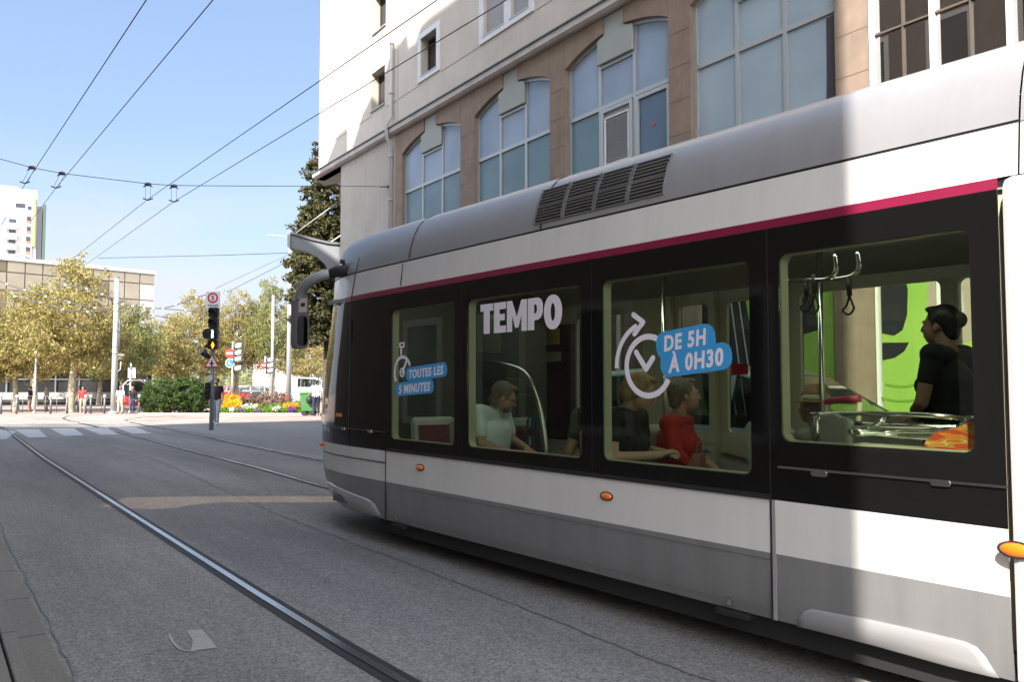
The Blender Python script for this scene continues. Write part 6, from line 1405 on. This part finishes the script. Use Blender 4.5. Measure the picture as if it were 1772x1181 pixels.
    if shoes:
        T = MB()
        for s in 'LR': T.cap(J['an'+s]+Vector((0, -.035, -.035)), .044, J['an'+s]+Vector((0, .14, -.055)), .036, 12); 
        voxel('shoes', T, shoes, vox, e, 1)
    if hair:
        T = MB(); T.ell(h(0, -.028, .048), (.086, .098, .088), Mh); T.ell(h(0, .035, .105), (.055, .05, .022), Mh)
        if hairlen > 0:
            T.cap(h(0, -.06, .03), .085, h(0, -.085, -.03-hairlen), .06, 14)
            for s in (-1, 1): T.cap(h(s*.068, -.01, .03), .03, h(s*.066, -.02, -.03-hairlen*.6), .022, 10)
        else:
            T.cap(h(0, -.06, .03), .075, h(0, -.072, -.045), .05, 14)
            for s in (-1, 1): T.cap(h(s*.07, .0, .04), .018, h(s*.072, .005, -.005), .012, 8)
        if hairlen < 0: T.ell(h(0, -.12, .03), (.042, .045, .05))
        voxel('hair', T, hair, vox*.9, e, 1)
    if beard and beard != 'collar':
        T = MB(); T.ell(h(0, .050, -.075), (.052, .05, .036), Mh); T.ell(h(0, .095, -.044), (.028, .012, .007), Mh); voxel('beard', T, hair, vox*.8, e, 1)
    for s in (-1, 1):
        T = MB(); T.ell(h(s*.031, .084, -.002), (.013, .008, .007), Mh); T.build('eye', mat('eye_dark', (.03, .02, .015), .3), e)
    if glasses:
        T = MB()
        for s in (-1, 1):
            T.tube([h(s*.033+.024*math.cos(a), .104, .0+.018*math.sin(a)) for a in [2*math.pi*i/16 for i in range(16)]], .0028, 6, close=True); T.tube([h(s*.057, .102, .004), h(s*.076, .0, .004)], .0025, 6)
        T.tube([h(-.010, .106, .004), h(.010, .106, .004)], .0028, 6); T.build('glasses', M_BLK, e)
    return e
def stand(dx=0, arms=None, stride=0., lean=0):
    J = dict(pelvis=(0, 0, .96), chest=(0, .01+lean, 1.26), neck=(0, .01+lean*1.4, 1.48), head=(0, .03+lean*1.7, 1.63), shL=(-.19, lean*1.2, 1.42), shR=(.19, lean*1.2, 1.42),
             elL=(-.25, -.03+lean, 1.13), elR=(.25, -.03+lean, 1.13), wrL=(-.26, .07+lean, .89), wrR=(.26, .07+lean, .89), hdL=(-.26, .1+lean, .8), hdR=(.26, .1+lean, .8),
             hipL=(-.09, 0, .92), hipR=(.09, 0, .92), knL=(-.11, .04+stride*.5, .50), knR=(.11, .03-stride*.25, .50), anL=(-.12, stride, .09), anR=(.12, -stride, .09+abs(stride)*.2))
    if arms: J.update(arms)
    return J
def sit(up=None):
    J = dict(pelvis=(0, 0, .45), chest=(0, -.02, .77), neck=(0, .0, .98), head=(0, .035, 1.125), shL=(-.18, 0, .92), shR=(.18, 0, .92), elL=(-.23, .06, .67), elR=(.23, .06, .67), wrL=(-.13, .28, .61), wrR=(.13, .28, .61), hdL=(-.08, .36, .59), hdR=(.08, .36, .59),
             hipL=(-.09, .03, .42), hipR=(.09, .03, .42), knL=(-.11, .44, .46), knR=(.11, .44, .46), anL=(-.11, .46, .08), anR=(.11, .46, .08))
    if up: J.update(up)
    return J
FLZ = .355
C_BLK = cloth('cloth_black', (.012, .012, .014)); C_WHT = cloth('cloth_white', (.62, .66, .70), .04); C_JEAN = cloth('cloth_jeans', (.05, .08, .16), .2, 20); C_GRY = cloth('cloth_grey', (.30, .31, .34)); C_NAVY = cloth('cloth_navy', (.02, .025, .05)); C_RED = cloth('cloth_red', (.38, .012, .012), .12, 10)
H_BRN = mat('hair_brown', (.05, .028, .015), .6, var=.4, vscale=60); H_GRY = mat('hair_grey', (.15, .12, .10), .6, var=.4, vscale=60); H_BLD = mat('hair_blond', (.30, .19, .09), .6, var=.35, vscale=60); H_BLK = mat('hair_black', (.012, .010, .009), .5)
S_WHT = mat('shoe_white', (.6, .6, .6), .6); S_BLK = mat('shoe_black', (.02, .02, .02), .6)
def SMALL(*a, **k): e_ = person(*a, **k); e_.scale = (.82, .82, .82); return e_
# street
p = at(375, 700, 31.5)
person((p.x, 31.5, 0), R(172), 'bearded man in black T-shirt and light grey jeans walking behind the tram signal', stand(stride=.14), top=C_BLK, bottom=C_GRY, hair=H_BLK, beard='beard', shoes=S_WHT, vox=.014, skin=(.38, .23, .16), group=None)
p = at(547, 700, 40.4)
person((p.x, 40.4, 0), R(15), 'man in white T-shirt and dark trousers beside the green wheelie bin', stand(lean=.05, stride=-.10, arms=dict(elL=(-.28, .02, 1.14), wrL=(-.36, .16, .98), hdL=(-.4, .24, .96))), top=C_WHT, bottom=C_NAVY, hair=H_BLK, shoes=S_BLK, vox=.014, fat=1.18)
p = at(229, 700, 44.1)
SMALL((p.x, 44.1, 0), R(185), 'person in black jacket and blue jeans with white shoes, standing at the sign post', stand(stride=.06, arms=dict(elR=(.27, .04, 1.2), wrR=(.15, .2, 1.28), hdR=(.1, .24, 1.33))), top=C_BLK, bottom=C_JEAN, hair=H_BLD, shoes=S_WHT, vox=.02, sleeve=1.9, hairlen=.1)
p = at(208, 700, 43.2)
SMALL((p.x, 43.2, 0), R(10), 'person in pale blue shirt standing in front of the thick tramway pole', stand(), top=cloth('cloth_pale_blue', (.40, .58, .66)), bottom=cloth('cloth_beige', (.45, .38, .32)), hair=H_GRY, shoes=S_BLK, vox=.02)
p = at(137, 700, 45.8)
SMALL((p.x, 45.8, 0), R(150), 'person in brown top standing right of the pale tree trunk', stand(), top=cloth('cloth_brown', (.14, .06, .04)), bottom=C_NAVY, hair=H_BRN, shoes=S_BLK, vox=.02, hairlen=.08)
p = at(143, 700, 45.2)
SMALL((p.x, 45.2, 0), R(200), 'person in red and blue top right of the brown dressed one', stand(), top=cloth('cloth_red_blue', (.42, .04, .05), .6, 4), bottom=cloth('cloth_sand', (.34, .30, .2)), hair=H_BLK, shoes=S_WHT, vox=.02)
p = at(80, 700, 47.5)
SMALL((p.x, 47.5, 0), R(90), 'person in sand coloured clothes left of the pale tree trunk', stand(), top=cloth('cloth_sand2', (.38, .30, .22)), bottom=cloth('cloth_olive', (.16, .15, .09)), hair=H_GRY, shoes=S_BLK, vox=.02)
p = at(52, 700, 47)
SMALL((p.x, 47, 0), R(100), 'person in dark blue jacket between two bollards at the left', stand(), top=C_NAVY, bottom=cloth('cloth_rose', (.30, .18, .15)), hair=H_BRN, shoes=S_BLK, vox=.02, sleeve=1.9)
# passengers; body forward (+y) turned to the rear of the tram
def inside(n, t, rot): return loc2w(n, t, TH_T, FLZ), TH_T+math.pi+R(rot)
l, r = inside(SN, tm-.13, 18)
person(l, r, 'grey-haired bearded man in pale blue open shirt and glasses, looking down, seated in the tram', sit(dict(head=(.03, .15, 1.04), neck=(.0, .05, .95), chest=(0, .02, .74), wrR=(.10, .33, .56), hdR=(.05, .40, .54))), top=mat('shirt_pale_blue', (.62, .72, .76), .8, var=.04, bump=.3, bscale=25), bottom=C_NAVY, hair=H_GRY, beard='both', glasses=True, headrot=(.65, -.40), vox=.008, sleeve=.75, fat=1.12, shoes=S_BLK)
l, r = inside(SN, tdd, 180)
person(l, r, 'passenger in dark dotted dress facing the grey-haired man, mostly hidden by the black band', sit(), top=mat('dotted_dress', (.03, .035, .03), .8, var=.9, vscale=70, detail=0), bottom=mat('dotted_dress', (.03, .035, .03), .8), skirt=True, hair=H_BRN, vox=.011, hairlen=.12, fem=True, shoes=S_BLK)
l, r = inside(SN-.02, twm-.10, 14)
person(l, r, 'fair-haired woman in black T-shirt and dark glasses looking at her hands, seated in the tram', sit(dict(head=(.02, .12, 1.10), neck=(.0, .03, 1.0), elL=(-.23, .03, .68), elR=(.24, .03, .66), wrL=(-.06, .28, .68), wrR=(.08, .30, .68), hdL=(.0, .36, .70), hdR=(.0, .37, .71))), skin=(.50, .33, .25), top=C_BLK, bottom=mat('marbled_skirt', (.10, .11, .15), .8, var=.95, vscale=11, detail=8), skirt=True, hair=H_BLD, glasses=True, headrot=(.55, -.38), vox=.008, hairlen=.01, fem=True, shoes=S_BLK)
l, r = inside(SN+.44, twm-.16, 22)
person(l, r, 'older woman in red blouse with short grey hair, seated beside the woman in black', sit(dict(head=(0, .06, 1.07), neck=(0, .01, .93), elL=(-.24, .02, .66), wrL=(-.16, .25, .52), wrR=(.16, .25, .52), hdL=(-.12, .33, .49), hdR=(.12, .33, .49), chest=(0, .0, .74), shL=(-.18, 0, .87), shR=(.18, 0, .87))), skin=(.45, .28, .21), top=C_RED, bottom=C_NAVY, hair=H_GRY, headrot=(.6, .05), vox=.008, sleeve=1.35, fem=True, fat=1.15, shoes=S_BLK)
ts = onp(1640, 600, DT+1.35, TH_T)[0]
l, r = inside(DT+1.35, ts, 178); l.z -= .09
person(l, r, 'woman in black standing in profile inside the tram, dark hair tied back', stand(arms=dict(head=(0, .045, 1.60), elL=(-.25, .04, 1.13), wrL=(-.04, .20, 1.08), hdL=(.04, .23, 1.09), elR=(.25, .04, 1.13), wrR=(.05, .22, 1.02), hdR=(-.03, .25, 1.03))), skin=(.33, .2, .15), top=C_BLK, bottom=C_BLK, hair=H_BLK, vox=.010, hairlen=-1, fem=True, shoes=S_BLK, fat=1.1)
l, r = inside(DT+1.75, ts-.42, 160)
person(l, r, 'passenger in dark top behind the standing woman, face half hidden at the window edge', stand(), skin=(.36, .22, .16), top=C_BLK, bottom=C_NAVY, hair=H_BLK, vox=.012, hairlen=.06, shoes=S_BLK)
th_ = onp(1413, 690, DT+1.1, TH_T)[0]
l, r = inside(DT+1.1, th_+.0, 180)
l.z += .0; hp = person(l, r, 'passenger in a straw hat with a pale band seated low behind the grey shield', sit(), skin=(.25, .16, .12), top=cloth('cloth_slate', (.2, .22, .23)), bottom=C_NAVY, hair=H_GRY, vox=.012, shoes=S_BLK)
hp.scale = (.88, .88, .88)
mb = MB(); mb.tube([(0, .01, 1.285), (0, .01, 1.295)], .15, 24); mb.tube([(0, .0, 1.29), (0, .0, 1.40), (0, 0, 1.42)], .095, 20, rs=[.10, .088, .06]); ho = mb.build('straw_hat', mat('straw', (.36, .24, .11), .8, var=.2, vscale=60))
ho.scale = (.88, .88, .88); ho.location = Vector(l)-Vector((0, 0, .097)); ho.rotation_euler = (0, 0, r); tag(ho, 'straw hat with a pale band worn by the seated passenger', 'hat')
mb = MB(); mb.tube([(0, 0, 1.30), (0, 0, 1.34)], .1, 20, rs=[.1015, .098]); mb.build('hat_band', mat('hat_band', (.5, .48, .4), .7), ho)
# handbag on the red woman's knees
hb = loc2w(SN+.36, twm-.42, TH_T, FLZ+.49); mb = MB(); mb.prism([(-.12, 0), (.12, 0), (.10, .18), (-.10, .18)], lambda u, v, d: (u, d, v), -.03, .03); mb.tube([(-.06, 0, .18), (-.04, 0, .26), (.04, 0, .26), (.06, 0, .18)], .006, 6)
o = mb.build('handbag', mat('rose_leather', (.30, .12, .12), .4), bevel=.012); o.location = hb; o.rotation_euler = (0, 0, TH_T+.5); tag(o, 'small rose handbag held on the lap of the woman in red', 'bag')
